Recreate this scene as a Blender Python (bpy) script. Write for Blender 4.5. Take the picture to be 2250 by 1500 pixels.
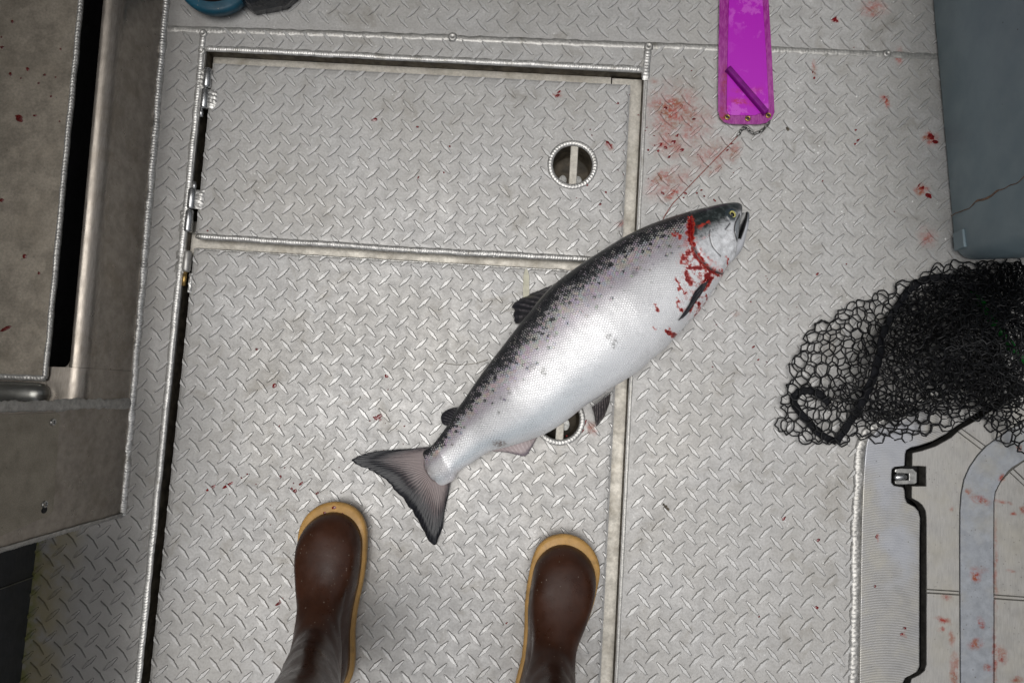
import bpy, bmesh, math, random
import numpy as np
from mathutils import Vector, Matrix, noise
from mathutils.geometry import tessellate_polygon

for o in list(bpy.data.objects):
    bpy.data.objects.remove(o)
random.seed(7)
scene = bpy.context.scene
C = scene.collection

# ------------------------------------------------------------------ camera
H = 1.1424
FPX = 1500.0
CAMR = (Matrix.Rotation(0.06309, 3, 'Z') @ Matrix.Rotation(0.0191, 3, 'Y') @ Matrix.Rotation(0.08349, 3, 'X'))
cam_d = bpy.data.cameras.new('camera')
cam_d.sensor_width = 36.0
cam_d.lens = 36.0 * FPX / 2250.0
cam_d.clip_start = 0.02
cam_d.clip_end = 200.0
cam = bpy.data.objects.new('camera', cam_d)
C.objects.link(cam)
cam.matrix_world = Matrix.Translation((0, 0, H)) @ CAMR.to_4x4()
scene.camera = cam

# ------------------------------------------------------------------ sky, sun, exposure
SUN_EL, SUN_ROT = math.radians(84), math.radians(-110)
world = bpy.data.worlds.new('World')
scene.world = world
world.use_nodes = True
wn, wl = world.node_tree.nodes, world.node_tree.links
wn.clear()
sky = wn.new('ShaderNodeTexSky')
sky.sky_type = 'NISHITA'
sky.sun_disc = False
sky.sun_elevation = SUN_EL
sky.sun_rotation = SUN_ROT
sky.dust_density = 4.0
hs = wn.new('ShaderNodeHueSaturation')
hs.inputs['Saturation'].default_value = 0.22
bg = wn.new('ShaderNodeBackground')
bg.inputs['Strength'].default_value = 0.11
wo = wn.new('ShaderNodeOutputWorld')
wl.new(sky.outputs[0], hs.inputs['Color'])
wl.new(hs.outputs[0], bg.inputs['Color'])
wl.new(bg.outputs[0], wo.inputs['Surface'])

sd = bpy.data.lights.new('sun', 'SUN')
sd.energy = 1.5
sd.angle = math.radians(46)
sd.color = (1.0, 0.98, 0.95)
sun = bpy.data.objects.new('sun', sd)
C.objects.link(sun)
# direction towards the sun: rotation measured like the sky node (from +Y, clockwise)
sdir = Vector((math.sin(SUN_ROT) * math.cos(SUN_EL), math.cos(SUN_ROT) * math.cos(SUN_EL), math.sin(SUN_EL)))
sun.rotation_euler = sdir.to_track_quat('Z', 'Y').to_euler()
sun.location = (0, 0, 4)

scene.cycles.max_bounces = 6
scene.cycles.diffuse_bounces = 3
scene.cycles.glossy_bounces = 3
scene.cycles.transmission_bounces = 4
scene.view_settings.view_transform = 'Standard'
scene.view_settings.look = 'None'
scene.view_settings.gamma = 1.0
scene.view_settings.use_curve_mapping = False
scene.view_settings.exposure = -0.24

# ------------------------------------------------------------------ helpers
def ray(px, py):
    return CAMR @ Vector(((px - 1125) / FPX, -(py - 750) / FPX, -1.0))

def P(px, py, z=0.0):
    """point at height z above the deck, read off the survey photograph"""
    d = ray(px, py)
    t = (H - z) / -d.z
    return Vector((d.x * t, d.y * t, z))

def PX(px, py, xw):
    """point on the upright plane x = xw"""
    d = ray(px, py)
    t = xw / d.x
    return Vector((xw, d.y * t, H + d.z * t))

ORG = {}

def link(o, parent=None, origin=None):
    C.objects.link(o)
    if origin is None:
        origin = Vector((0, 0, 0))
    ORG[o.name] = origin
    if parent is not None:
        o.parent = parent
        o.location = origin - ORG[parent.name]
    else:
        o.location = origin
    return o

def tag(o, label=None, cat=None, group=None, kind=None):
    if label: o['label'] = label
    if cat: o['category'] = cat
    if group: o['group'] = group
    if kind: o['kind'] = kind
    return o

def thing(name, label, cat, origin, group=None):
    o = bpy.data.objects.new(name, None)
    o.empty_display_size = 0.05
    link(o, None, Vector(origin))
    return tag(o, label, cat, group)

def mk(name, verts, faces, mat, parent=None, smooth=False, bevel=0.0, seg=2, sub=0, uvs=None, kind=None, matidx=None):
    v = np.array([tuple(a) for a in verts], float)
    lo, hi = v.min(0), v.max(0)
    org = Vector(((lo[0] + hi[0]) / 2, (lo[1] + hi[1]) / 2, lo[2]))
    me = bpy.data.meshes.new(name)
    me.from_pydata((v - np.array(org)).tolist(), [], [tuple(f) for f in faces])
    if uvs is not None:
        uvl = me.uv_layers.new(name='UVMap')
        li = np.empty(len(me.loops), int)
        me.loops.foreach_get('vertex_index', li)
        uvl.data.foreach_set('uv', np.asarray(uvs, float)[li].ravel())
    mats = mat if isinstance(mat, (list, tuple)) else [mat]
    for m in mats:
        me.materials.append(m)
    if matidx is not None:
        me.polygons.foreach_set('material_index', matidx)
    if smooth:
        me.polygons.foreach_set('use_smooth', [True] * len(me.polygons))
    me.update()
    o = bpy.data.objects.new(name, me)
    link(o, parent, org)
    if bevel:
        b = o.modifiers.new('edge', 'BEVEL')
        b.width = bevel; b.segments = seg; b.limit_method = 'ANGLE'; b.angle_limit = math.radians(40)
    if sub:
        s = o.modifiers.new('sub', 'SUBSURF')
        s.levels = sub; s.render_levels = sub
    if kind:
        o['kind'] = kind
    return o

def orient(poly):
    a = sum(poly[i][0] * poly[(i + 1) % len(poly)][1] - poly[(i + 1) % len(poly)][0] * poly[i][1] for i in range(len(poly)))
    return list(poly) if a > 0 else list(poly)[::-1]

def plate_geo(outer, holes, z0, z1):
    """solid plate between z0 (bottom) and z1 (top) with holes"""
    outer = orient(outer)
    holes = [orient(h)[::-1] for h in holes]
    loops = [outer] + holes
    flat = [p for L in loops for p in L]
    n = len(flat)
    tris = tessellate_polygon([[Vector((p[0], p[1], 0)) for p in L] for L in loops])
    verts = [(p[0], p[1], z1) for p in flat] + [(p[0], p[1], z0) for p in flat]
    faces = []
    for t in tris:
        a, b, c = (Vector(flat[i][:2]) for i in t)
        if (b - a).cross(c - a) < 0:
            t = t[::-1]
        faces.append(tuple(t))
        faces.append(tuple(n + i for i in t[::-1]))
    k = 0
    for L in loops:
        m = len(L)
        for i in range(m):
            a, b = k + i, k + (i + 1) % m
            faces.append((a, n + a, n + b, b))
        k += m
    return verts, faces

def plate(name, outer, holes, z0, z1, mat, parent=None, bevel=0.0, seg=2, kind=None):
    v, f = plate_geo(outer, holes, z0, z1)
    return mk(name, v, f, mat, parent, bevel=bevel, seg=seg, kind=kind)

def rect(x0, y0, x1, y1):
    return [(x0, y0), (x1, y0), (x1, y1), (x0, y1)]

def box_geo(x0, y0, z0, x1, y1, z1):
    v = [(x0, y0, z0), (x1, y0, z0), (x1, y1, z0), (x0, y1, z0), (x0, y0, z1), (x1, y0, z1), (x1, y1, z1), (x0, y1, z1)]
    f = [(0, 3, 2, 1), (4, 5, 6, 7), (0, 1, 5, 4), (1, 2, 6, 5), (2, 3, 7, 6), (3, 0, 4, 7)]
    return v, f

def circle(cx, cy, r, n=40):
    return [(cx + r * math.cos(2 * math.pi * i / n), cy + r * math.sin(2 * math.pi * i / n)) for i in range(n)]

def resample(pts, step):
    pts = [Vector(p) for p in pts]
    out = [pts[0].copy()]
    acc = 0.0
    for a, b in zip(pts[:-1], pts[1:]):
        L = (b - a).length
        if L < 1e-9: continue
        d = step - acc
        while d <= L:
            out.append(a + (b - a) * (d / L)); d += step
        acc = L - (d - step)
    if (out[-1] - pts[-1]).length > step * 0.3:
        out.append(pts[-1].copy())
    return out

def catmull(pts, n):
    """Catmull-Rom through pts (array k x d), n samples between neighbours"""
    pts = np.asarray(pts, float)
    ext = np.vstack([2 * pts[0] - pts[1], pts, 2 * pts[-1] - pts[-2]])
    out = []
    for i in range(1, len(ext) - 2):
        p0, p1, p2, p3 = ext[i - 1:i + 3]
        for j in range(n):
            t = j / n
            out.append(0.5 * ((2 * p1) + (-p0 + p2) * t + (2 * p0 - 5 * p1 + 4 * p2 - p3) * t * t + (-p0 + 3 * p1 - 3 * p2 + p3) * t ** 3))
    out.append(pts[-1])
    return np.array(out)

def tube_geo(pts, rad, sides=8, up=None, flat=1.0, caps=True):
    """round (or flattened) tube along pts; rad may be a list"""
    pts = [Vector(p) for p in pts]
    n = len(pts)
    if not hasattr(rad, '__len__'):
        rad = [rad] * n
    V, F = [], []
    prev = None
    for i, p in enumerate(pts):
        t = (pts[min(i + 1, n - 1)] - pts[max(i - 1, 0)])
        if t.length < 1e-9: t = Vector((1, 0, 0))
        t.normalize()
        u = Vector(up) if up is not None else Vector((0, 0, 1))
        if abs(t.dot(u)) > 0.95:
            u = Vector((0, 1, 0)) if prev is None else prev
        s = t.cross(u).normalized()
        w = s.cross(t).normalized()
        prev = w
        for k in range(sides):
            a = 2 * math.pi * k / sides
            V.append(p + s * (math.cos(a) * rad[i]) + w * (math.sin(a) * rad[i] * flat))
    for i in range(n - 1):
        for k in range(sides):
            a = i * sides + k; b = i * sides + (k + 1) % sides
            F.append((a, b, b + sides, a + sides))
    if caps:
        F.append(tuple(range(sides))[::-1])
        F.append(tuple((n - 1) * sides + k for k in range(sides)))
    return V, F

def merge(*geos):
    V, F = [], []
    for v, f in geos:
        k = len(V)
        V += list(v); F += [tuple(k + i for i in q) for q in f]
    return V, F

def bead(name, pts, width, height, mat, parent, pitch=0.0042, up=(0, 0, 1), rough=0.12, curv=1.0):
    """weld bead: a ridge of overlapping ripples"""
    up = Vector(up)
    pts = resample(pts, pitch / 4.0)
    # gentle wander
    V, F = [], []
    m = 8
    seed = random.random() * 50
    s = 0.0
    n = len(pts)
    for i, p in enumerate(pts):
        t = (pts[min(i + 1, n - 1)] - pts[max(i - 1, 0)]).normalized()
        side = t.cross(up).normalized()
        if i: s += (pts[i] - pts[i - 1]).length
        nz = noise.noise(Vector((s * 60, seed, 0)))
        nz2 = noise.noise(Vector((s * 170, seed + 9, 0)))
        hw = width * 0.5 * (1 + rough * nz + 0.5 * rough * nz2)
        off = width * 0.10 * noise.noise(Vector((s * 25, seed + 4, 0)))
        e = min(1.0, (min(i, n - 1 - i) + 1.5) / 6.0)
        for k in range(m + 1):
            q = -1 + 2 * k / m
            ph = (s / pitch - curv * (1 - q * q) + 0.25 * nz2) % 1.0
            rip = 0.62 + 0.38 * (1 - ph) ** 0.8
            zz = height * math.sqrt(max(0, 1 - q * q)) * rip * (1 + 0.25 * nz) * e
            hwq = hw * (1 + 0.06 * (1 - ph)) * (0.6 + 0.4 * e)
            V.append(p + side * (q * hwq + off) + up * (zz - 0.0004))
    for i in range(n - 1):
        for k in range(m):
            a = i * (m + 1) + k
            F.append((a, a + 1, a + m + 2, a + m + 1))
    return mk(name, V, F, mat, parent, smooth=True)

# ------------------------------------------------------------------ materials
class NT:
    def __init__(self, name):
        self.m = bpy.data.materials.new(name)
        self.m.use_nodes = True
        self.t = self.m.node_tree
        self.t.nodes.clear()
        self.out = self.t.nodes.new('ShaderNodeOutputMaterial')
        self.b = self.t.nodes.new('ShaderNodeBsdfPrincipled')
        self.l(self.b.outputs[0], self.out.inputs['Surface'])
        self._pos = None
    def l(self, a, b):
        self.t.links.new(a, b)
    def n(self, typ, **kw):
        nd = self.t.nodes.new(typ)
        for k, v in kw.items():
            setattr(nd, k, v)
        return nd
    def put(self, sock, v):
        if hasattr(v, 'is_linked') or hasattr(v, 'links'):
            self.l(v, sock)
        elif isinstance(v, (tuple, list)) and sock.type == 'RGBA':
            sock.default_value = tuple(v) + ((1,) if len(v) == 3 else ())
        else:
            sock.default_value = v
    def pos(self):
        if self._pos is None:
            self._pos = self.n('ShaderNodeNewGeometry').outputs['Position']
        return self._pos
    def uv(self):
        return self.n('ShaderNodeUVMap').outputs[0]
    def attr(self, name):
        return self.n('ShaderNodeAttribute', attribute_name=name)
    def map(self, vec, loc=(0, 0, 0), rot=(0, 0, 0), scale=(1, 1, 1), typ='POINT'):
        nd = self.n('ShaderNodeMapping', vector_type=typ)
        self.l(vec, nd.inputs['Vector'])
        nd.inputs['Location'].default_value = loc
        nd.inputs['Rotation'].default_value = rot
        nd.inputs['Scale'].default_value = scale
        return nd.outputs[0]
    def noise(self, vec, scale, detail=3, rough=0.55, dist=0.0, out=0):
        nd = self.n('ShaderNodeTexNoise')
        self.l(vec, nd.inputs['Vector'])
        nd.inputs['Scale'].default_value = scale
        nd.inputs['Detail'].default_value = detail
        nd.inputs['Roughness'].default_value = rough
        nd.inputs['Distortion'].default_value = dist
        return nd.outputs[out]
    def vor(self, vec, scale, feature='F1', rnd=1.0, out='Distance'):
        nd = self.n('ShaderNodeTexVoronoi', feature=feature)
        self.l(vec, nd.inputs['Vector'])
        nd.inputs['Scale'].default_value = scale
        nd.inputs['Randomness'].default_value = rnd
        return nd.outputs[out]
    def rng(self, v, a, b, c=0.0, d=1.0, smooth=True):
        nd = self.n('ShaderNodeMapRange')
        if smooth: nd.interpolation_type = 'SMOOTHSTEP'
        self.put(nd.inputs['Value'], v)
        nd.inputs['From Min'].default_value = a; nd.inputs['From Max'].default_value = b
        nd.inputs['To Min'].default_value = c; nd.inputs['To Max'].default_value = d
        return nd.outputs[0]
    def math(self, op, a, b=None, clamp=False):
        nd = self.n('ShaderNodeMath', operation=op, use_clamp=clamp)
        self.put(nd.inputs[0], a)
        if b is not None: self.put(nd.inputs[1], b)
        return nd.outputs[0]
    def mix(self, f, a, b, blend='MIX'):
        nd = self.n('ShaderNodeMix', data_type='RGBA', blend_type=blend)
        self.put(nd.inputs['Factor'], f)
        self.put(nd.inputs[6], a); self.put(nd.inputs[7], b)
        return nd.outputs[2]
    def bump(self, h, strength=0.3, dist=0.001, normal=None):
        nd = self.n('ShaderNodeBump')
        self.put(nd.inputs['Height'], h)
        nd.inputs['Strength'].default_value = strength
        nd.inputs['Distance'].default_value = dist
        if normal is not None: self.l(normal, nd.inputs['Normal'])
        return nd.outputs[0]
    def set(self, **kw):
        names = dict(color='Base Color', metal='Metallic', rough='Roughness', spec='Specular IOR Level', coat='Coat Weight',
                     coatr='Coat Roughness', normal='Normal', trans='Transmission Weight', alpha='Alpha', sss='Subsurface Weight', ior='IOR',
                     aniso='Anisotropic')
        for k, v in kw.items():
            self.put(self.b.inputs[names[k]], v)
        return self.m
    def smears(self, items, warp=0.006):
        """irregular stain mask: items = (px, py, rx_px, ry_px, angle_deg, strength)"""
        p = self.pos()
        nz = self.noise(p, 90, 3, 0.6, out=1)
        sub = self.n('ShaderNodeVectorMath', operation='SUBTRACT')
        self.l(nz, sub.inputs[0]); sub.inputs[1].default_value = (0.5, 0.5, 0.5)
        sc = self.n('ShaderNodeVectorMath', operation='SCALE')
        self.l(sub.outputs[0], sc.inputs[0]); sc.inputs['Scale'].default_value = warp * 3
        ad = self.n('ShaderNodeVectorMath', operation='ADD')
        self.l(p, ad.inputs[0]); self.l(sc.outputs[0], ad.inputs[1])
        q = ad.outputs[0]
        acc = None
        for (px, py, rx, ry, ang, st) in items:
            c = P(px, py)
            m = self.map(q, (c.x, c.y, 0), (0, 0, math.radians(ang)), (rx * 0.00076, ry * 0.00076, 1.0), 'TEXTURE')
            ln = self.n('ShaderNodeVectorMath', operation='LENGTH')
            self.l(m, ln.inputs[0])
            r = self.rng(ln.outputs['Value'], 1.35, 0.15, 0.0, st)
            acc = r if acc is None else self.math('MAXIMUM', acc, r)
        br = self.noise(p, 160, 4, 0.7)
        br2 = self.noise(p, 35, 3, 0.6)
        f = self.math('MULTIPLY', self.rng(br, 0.34, 0.60, 0.22, 1.15), self.rng(br2, 0.30, 0.58, 0.35, 1.15))
        return self.math('MULTIPLY', acc, f, clamp=True)

def simple(name, color, rough=0.5, metal=0.0, var=0.25, scale=40, bump=0.15, bscale=300, coat=0.0, spec=0.5, bdist=0.0006):
    t = NT(name)
    p = t.pos()
    nz = t.noise(p, scale, 4, 0.6)
    dark = tuple(c * (1 - var) for c in color)
    lite = tuple(min(1, c * (1 + var)) for c in color)
    t.set(color=t.mix(t.rng(nz, 0.3, 0.7), dark, lite), rough=t.rng(t.noise(p, scale * 2.3, 3), 0.3, 0.7, rough * 0.8, min(1, rough * 1.2)),
          metal=metal, coat=coat, spec=spec, normal=t.bump(t.noise(p, bscale, 3), bump, bdist))
    return t.m

DECK_SMEARS = [(1488, 262, 70, 88, 10, .62), (1470, 400, 60, 34, 30, .5), (1560, 340, 60, 40, 30, .42), (1478, 240, 62, 40, -20, .9), (1486, 228, 26, 16, -20, .9), (1475, 318, 45, 34, 10, .6), (1448, 318, 18, 10, 30, .9),
               (1436, 180, 14, 10, 0, .5), (1545, 262, 30, 50, 0, .35), (1452, 392, 40, 12, 38, .75), (1478, 425, 34, 10, 42, .8),
               (1612, 335, 16, 26, -30, .6), (1575, 370, 26, 8, 45, .7), (2047, 306, 19, 17, 0, 1.25), (2023, 418, 16, 13, 10, 1.1),
               (2038, 520, 24, 24, 0, .6), (1946, 224, 9, 17, 25, 1.0), (1920, 20, 34, 22, 0, .65), (1976, 124, 10, 22, 0, .9),
               (1790, 150, 5, 22, 0, .8), (1834, 45, 8, 6, 0, 1.3), (1618, 690, 12, 8, 40, .4)]
LID_SMEARS = [(1226, 208, 11, 8, 20, .9), (1338, 322, 12, 6, -40, 1.0), (1366, 490, 16, 8, 30, .45), (1300, 940, 10, 18, 20, .6)]

def aluminium_tread(name, stains):
    t = NT(name)
    p = t.pos()
    big = t.noise(p, 5.5, 4, 0.6)
    mid = t.noise(p, 34, 5, 0.65)
    fine = t.noise(p, 260, 4, 0.7)
    col = t.mix(t.rng(mid, 0.3, 0.72), (0.42, 0.415, 0.405), (0.54, 0.535, 0.525))
    col = t.mix(t.rng(big, 0.36, 0.68, 0.0, 0.6), col, (0.43, 0.415, 0.385))
    col = t.mix(t.rng(fine, 0.38, 0.70, 0.0, 0.6), col, (0.30, 0.29, 0.275))
    worn = t.attr('lug').outputs['Fac']
    col = t.mix(t.math('MULTIPLY', worn, 0.40), col, (0.62, 0.62, 0.615))
    scr = t.rng(t.noise(t.map(p, rot=(0, 0, 0.5), scale=(1.2, 16, 1)), 42, 4, 0.75), 0.62, 0.72, 0, 0.35)
    col = t.mix(t.math('MULTIPLY', scr, t.rng(t.noise(p, 8, 3), 0.45, 0.6)), col, (0.66, 0.66, 0.65))
    sta = t.rng(t.noise(t.map(p, (9, 4, 0)), 13, 6, 0.7, 0.6), 0.53, 0.72, 0, 0.6)
    col = t.mix(sta, col, (0.26, 0.24, 0.205))
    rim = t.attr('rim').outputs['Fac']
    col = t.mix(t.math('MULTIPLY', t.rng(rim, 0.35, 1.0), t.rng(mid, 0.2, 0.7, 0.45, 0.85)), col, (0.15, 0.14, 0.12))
    # pale mineral splashes and dark grit
    sp = t.vor(p, 120)
    spm = t.math('MULTIPLY', t.rng(sp, 0.22, 0.10), t.rng(t.noise(p, 17, 3), 0.50, 0.66))
    col = t.mix(t.math('MULTIPLY', spm, 0.7), col, (0.74, 0.74, 0.72))
    gr = t.vor(t.map(p, (3.1, 1.7, 0)), 75)
    grm = t.math('MULTIPLY', t.rng(gr, 0.10, 0.03), t.rng(t.noise(p, 11, 2), 0.52, 0.6))
    col = t.mix(t.math('MULTIPLY', grm, 0.8), col, (0.08, 0.075, 0.06))
    # left and lower-left shade painted into the deck colour; algae along the hull side
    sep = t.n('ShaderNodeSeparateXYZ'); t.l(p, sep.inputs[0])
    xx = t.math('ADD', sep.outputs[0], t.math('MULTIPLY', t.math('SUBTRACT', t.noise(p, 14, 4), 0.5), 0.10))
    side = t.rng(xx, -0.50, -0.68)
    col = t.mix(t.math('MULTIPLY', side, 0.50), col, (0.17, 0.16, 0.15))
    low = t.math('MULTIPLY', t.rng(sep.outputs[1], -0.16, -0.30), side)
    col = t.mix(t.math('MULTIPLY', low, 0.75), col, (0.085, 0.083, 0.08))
    alg = t.math('MULTIPLY', t.rng(xx, -0.70, -0.765), t.rng(sep.outputs[1], -0.20, -0.28))
    alg = t.math('MULTIPLY', alg, t.rng(t.noise(p, 22, 4, 0.7), 0.32, 0.55))
    col = t.mix(t.math('MULTIPLY', alg, 0.7), col, (0.12, 0.10, 0.045))
    edge = t.math('MULTIPLY', t.rng(t.math('ADD', sep.outputs[0], t.math('MULTIPLY', mid, 0.02)), -0.765, -0.782), t.rng(sep.outputs[1], -0.20, -0.26))
    col = t.mix(t.math('MULTIPLY', t.math('MULTIPLY', edge, t.rng(t.noise(p, 60, 4), .35, .6)), 0.85), col, (0.065, 0.07, 0.008))
    bl = t.smears(stains)
    col = t.mix(bl, col, t.mix(t.rng(t.noise(p, 50, 3), 0.4, 0.65), (0.36, 0.050, 0.032), (0.27, 0.095, 0.045)))
    met = t.math('SUBTRACT', t.math('ADD', 0.24, t.math('MULTIPLY', worn, 0.18)), t.math('MULTIPLY', bl, 0.6), clamp=True)
    rough = t.rng(t.noise(p, 60, 4, 0.65), 0.3, 0.7, 0.42, 0.58)
    rough = t.math('SUBTRACT', rough, t.rng(t.noise(t.map(p, (7, 2, 0)), 7, 5, 0.6), 0.44, 0.68, 0.0, 0.08))
    rough = t.math('SUBTRACT', rough, t.math('MULTIPLY', worn, 0.05))
    b2 = t.bump(t.noise(p, 700, 3, 0.7), 0.22, 0.0006)
    return t.set(color=col, metal=met, rough=rough, normal=b2, spec=0.5)

M = {}
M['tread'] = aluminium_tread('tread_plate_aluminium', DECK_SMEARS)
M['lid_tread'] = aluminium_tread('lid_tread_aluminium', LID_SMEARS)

def weld_mat(name, c, rough=0.38):
    t = NT(name)
    p = t.pos()
    col = t.mix(t.rng(t.noise(p, 120, 4, 0.7), 0.32, 0.68), tuple(x * 0.66 for x in c), c)
    col = t.mix(t.rng(t.noise(p, 30, 4, 0.7), 0.55, 0.72, 0, 0.6), col, (0.16, 0.145, 0.11))
    return t.set(color=col, metal=0.65, rough=rough, normal=t.bump(t.noise(p, 700, 3), 0.25, 0.0006))
M['weld'] = weld_mat('bright_weld', (0.67, 0.66, 0.635))
M['weld_dull'] = weld_mat('dull_weld', (0.50, 0.49, 0.465), 0.42)

def brushed(name, c, stretch=(1, 14, 1), rough=0.42, metal=0.7, stain=(0.10, 0.085, 0.06), amt=0.5):
    t = NT(name)
    p = t.pos()
    g = t.noise(t.map(p, scale=stretch), 60, 4, 0.7)
    col = t.mix(t.rng(g, 0.3, 0.7), tuple(x * 0.8 for x in c), tuple(min(1, x * 1.12) for x in c))
    col = t.mix(t.rng(t.noise(p, 16, 5, 0.65), 0.45, 0.75, 0, amt), col, stain)
    sp = t.math('MULTIPLY', t.rng(t.vor(p, 70), 0.12, 0.04), t.rng(t.noise(p, 12), 0.45, 0.6))
    col = t.mix(t.math('MULTIPLY', sp, 0.6), col, tuple(x * 0.35 for x in c))
    return t.set(color=col, metal=metal, rough=t.rng(t.noise(p, 40, 4), 0.3, 0.7, rough * 0.8, rough * 1.25),
                 normal=t.bump(g, 0.06, 0.0008, t.bump(t.noise(p, 500, 2), 0.08, 0.0005)))
M['wall'] = brushed('locker_aluminium', (0.34, 0.305, 0.265), (14, 1, 1), 0.34, 0.75, (0.17, 0.14, 0.10), 0.5)
M['wall_plate'] = brushed('screwed_plate_aluminium', (0.33, 0.30, 0.245), (1, 14, 14), 0.45, 0.65)
M['top_plate'] = brushed('locker_top_aluminium', (0.31, 0.275, 0.225), (4, 4, 1), 0.38, 0.6, (0.24, 0.205, 0.155), 0.35)
M['tubing'] = brushed('tube_aluminium', (0.30, 0.30, 0.28), (1, 20, 1), 0.34, 0.85)
M['gutter'] = brushed('gutter_aluminium', (0.55, 0.52, 0.46), (3, 3, 1), 0.5, 0.4, (0.20, 0.165, 0.11), 0.6)
M['gutter_dark'] = simple('gutter_grime', (0.10, 0.083, 0.060), 0.6, 0.2, 0.5, 60)
M['black_void'] = simple('void_shade_black', (0.006, 0.006, 0.007), 0.7, 0, 0.3, 30)  # near-black paints the dark inside slot, well and holes; also the gasket
M['hull'] = brushed('hull_side_paint', (0.050, 0.053, 0.058), (1, 1, 8), 0.5, 0.4, (0.02, 0.02, 0.018), 0.4)
M['steel'] = simple('steel_barrel', (0.48, 0.485, 0.49), 0.26, 0.9, 0.15, 60, 0.08)
M['latch_steel'] = simple('latch_steel', (0.30, 0.30, 0.29), 0.42, 0.85, 0.25, 90, 0.1)
M['brass'] = simple('brass', (0.40, 0.26, 0.09), 0.3, 0.9, 0.2, 90, 0.05)
M['screw'] = simple('screw_steel', (0.35, 0.35, 0.34), 0.3, 0.9, 0.2, 90, 0.05)

# ------------------------------------------------------------------ deck (setting)
LX0, LX1 = -0.5828, 0.1490            # lids
UY0, UY1 = 0.2405, 0.5510             # upper lid
WY1 = 0.2205                          # lower lid top edge
WY0 = -0.82
OX0, OX1 = -0.5975, 0.1715            # hatch opening in the deck
OY0, OY1 = -0.84, 0.5740

def spline_px(pts, n=6):
    return [tuple(a) for a in catmull(pts, n)]

# inner edge of the cast hatch frame (around the gap), and its lid edge
FRAME_IN = [(2260, 838), (2200, 872), (2150, 905), (2100, 938), (2080, 953), (2050, 969), (2020, 979), (2002, 983), (1993, 988), (1990, 998), (1989, 1023),
            (1968, 1025), (1961, 1031), (1960, 1045), (1960, 1060), (1966, 1067), (1986, 1070), (1989, 1077), (1990, 1094), (1995, 1105),
            (2011, 1113), (2019, 1122), (2023, 1137), (2022, 1200), (2021.6, 1330), (2021.4, 1464), (2017, 1474), (2004, 1482), (1991, 1488), (1985, 1500), (1983, 1540), (1982, 1620)]
LID_EDGE = [(2266, 850), (2206, 884), (2156, 916), (2110, 944), (2090, 960), (2056, 979), (2026, 989), (2004, 994), (2003.5, 1024),
            (2020, 1024), (2034, 1025), (2034, 1045), (2034, 1067), (2018, 1067), (2003, 1067), (2002.5, 1094), (2016, 1101), (2026, 1109), (2033, 1121), (2035, 1139), (2035, 1200), (2035, 1330), (2035, 1459), (2031, 1472),
            (2020, 1481), (2003, 1489), (2000, 1500), (1998, 1540), (1997, 1620)]
WELL = [tuple(P(x, y)[:2]) for x, y in FRAME_IN] + [(0.95, -0.60), (0.98, 0.03)]
well_hole = [(x + (0.012 if x < 0.9 else 0), y) for x, y in WELL]

deck_v, deck_f = plate_geo(rect(-0.795, -1.0, 1.25, 1.25), [rect(OX0, OY0, OX1, OY1), [(x - 0.02 if x < 0.9 else x + .02, y) for x, y in WELL]], -0.005, 0.0)
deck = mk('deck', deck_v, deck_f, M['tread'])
tag(deck, 'grey aluminium tread plate deck with welded seams', None, None, 'structure')

# gutter round the lids
gv, gf = [], []
def gq(pts):
    k = len(gv); gv.extend(pts); gf.append((k, k + 1, k + 2, k + 3))
GZ = -0.030
for (a, b) in [((OX0, OY1), (OX1, OY1)), ((OX1, OY1), (OX1, OY0)), ((OX0, OY0), (OX0, OY1))]:
    gq([(a[0], a[1], -0.004), (b[0], b[1], -0.004), (b[0], b[1], -0.09), (a[0], a[1], -0.09)])
mk('gutter_wall', gv, gf, M['gutter_dark'], deck)
for nm, r, z in (('gutter_floor', rect(LX1 - 0.03, OY0, OX1 - 0.0005, OY1 - 0.003), -0.022), ('gutter_floor', rect(OX0 + 0.003, OY1 - 0.0125 - 0.03, LX1 - 0.032, OY1 - 0.0005), -0.024),
                 ('gutter_floor', rect(OX0 + 0.001, WY1 - 0.03, LX1 - 0.032, UY0 + 0.03), -0.016), ('gutter_floor', rect(OX0 + 0.001, OY0, OX0 + 0.05, OY1 - 0.05), -0.075)):
    plate(nm, r, [], z - 0.003, z, M['gutter'] if z > -0.05 else M['gutter_dark'], deck)

# welded seams of the deck
def px_line(pts, z=0.0):
    return [P(x, y, z) for x, y in pts]
bead('weld_bead', [Vector((-0.676, 0.6085, 0)), Vector((-0.28, 0.617, 0)), Vector((0.117, 0.6215, 0)), Vector((0.40, 0.6265, 0)), Vector((0.66, 0.629, 0)), Vector((0.95, 0.632, 0))],
     0.0125, 0.0022, M['weld_dull'], deck, 0.0055, rough=0.3, curv=1.5)
bead('weld_bead', [Vector((-0.6045, 0.600, 0)), Vector((-0.6040, 0.485, 0)), Vector((-0.6035, 0.11, 0)), Vector((-0.6025, -0.23, 0)), Vector((-0.601, -0.60, 0))],
     0.0115, 0.0036, M['weld'], deck, 0.0046)
bead('weld_bead', [Vector((-0.598, 0.5775, 0)), Vector((-0.30, 0.5785, 0)), Vector((0.168, 0.5800, 0))], 0.0115, 0.0036, M['weld'], deck, 0.0040, curv=0.6)
bead('weld_bead', [Vector((0.1760, 0.618, 0)), Vector((0.1745, 0.560, 0))], 0.014, 0.0032, M['weld'], deck, 0.0055)
bead('weld_bead', [Vector((0.1755, 0.562, 0)), Vector((0.1750, 0.0, 0)), Vector((0.1745, -0.65, 0))], 0.0055, 0.0012, M['weld_dull'], deck, 0.003, rough=0.2)
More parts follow.
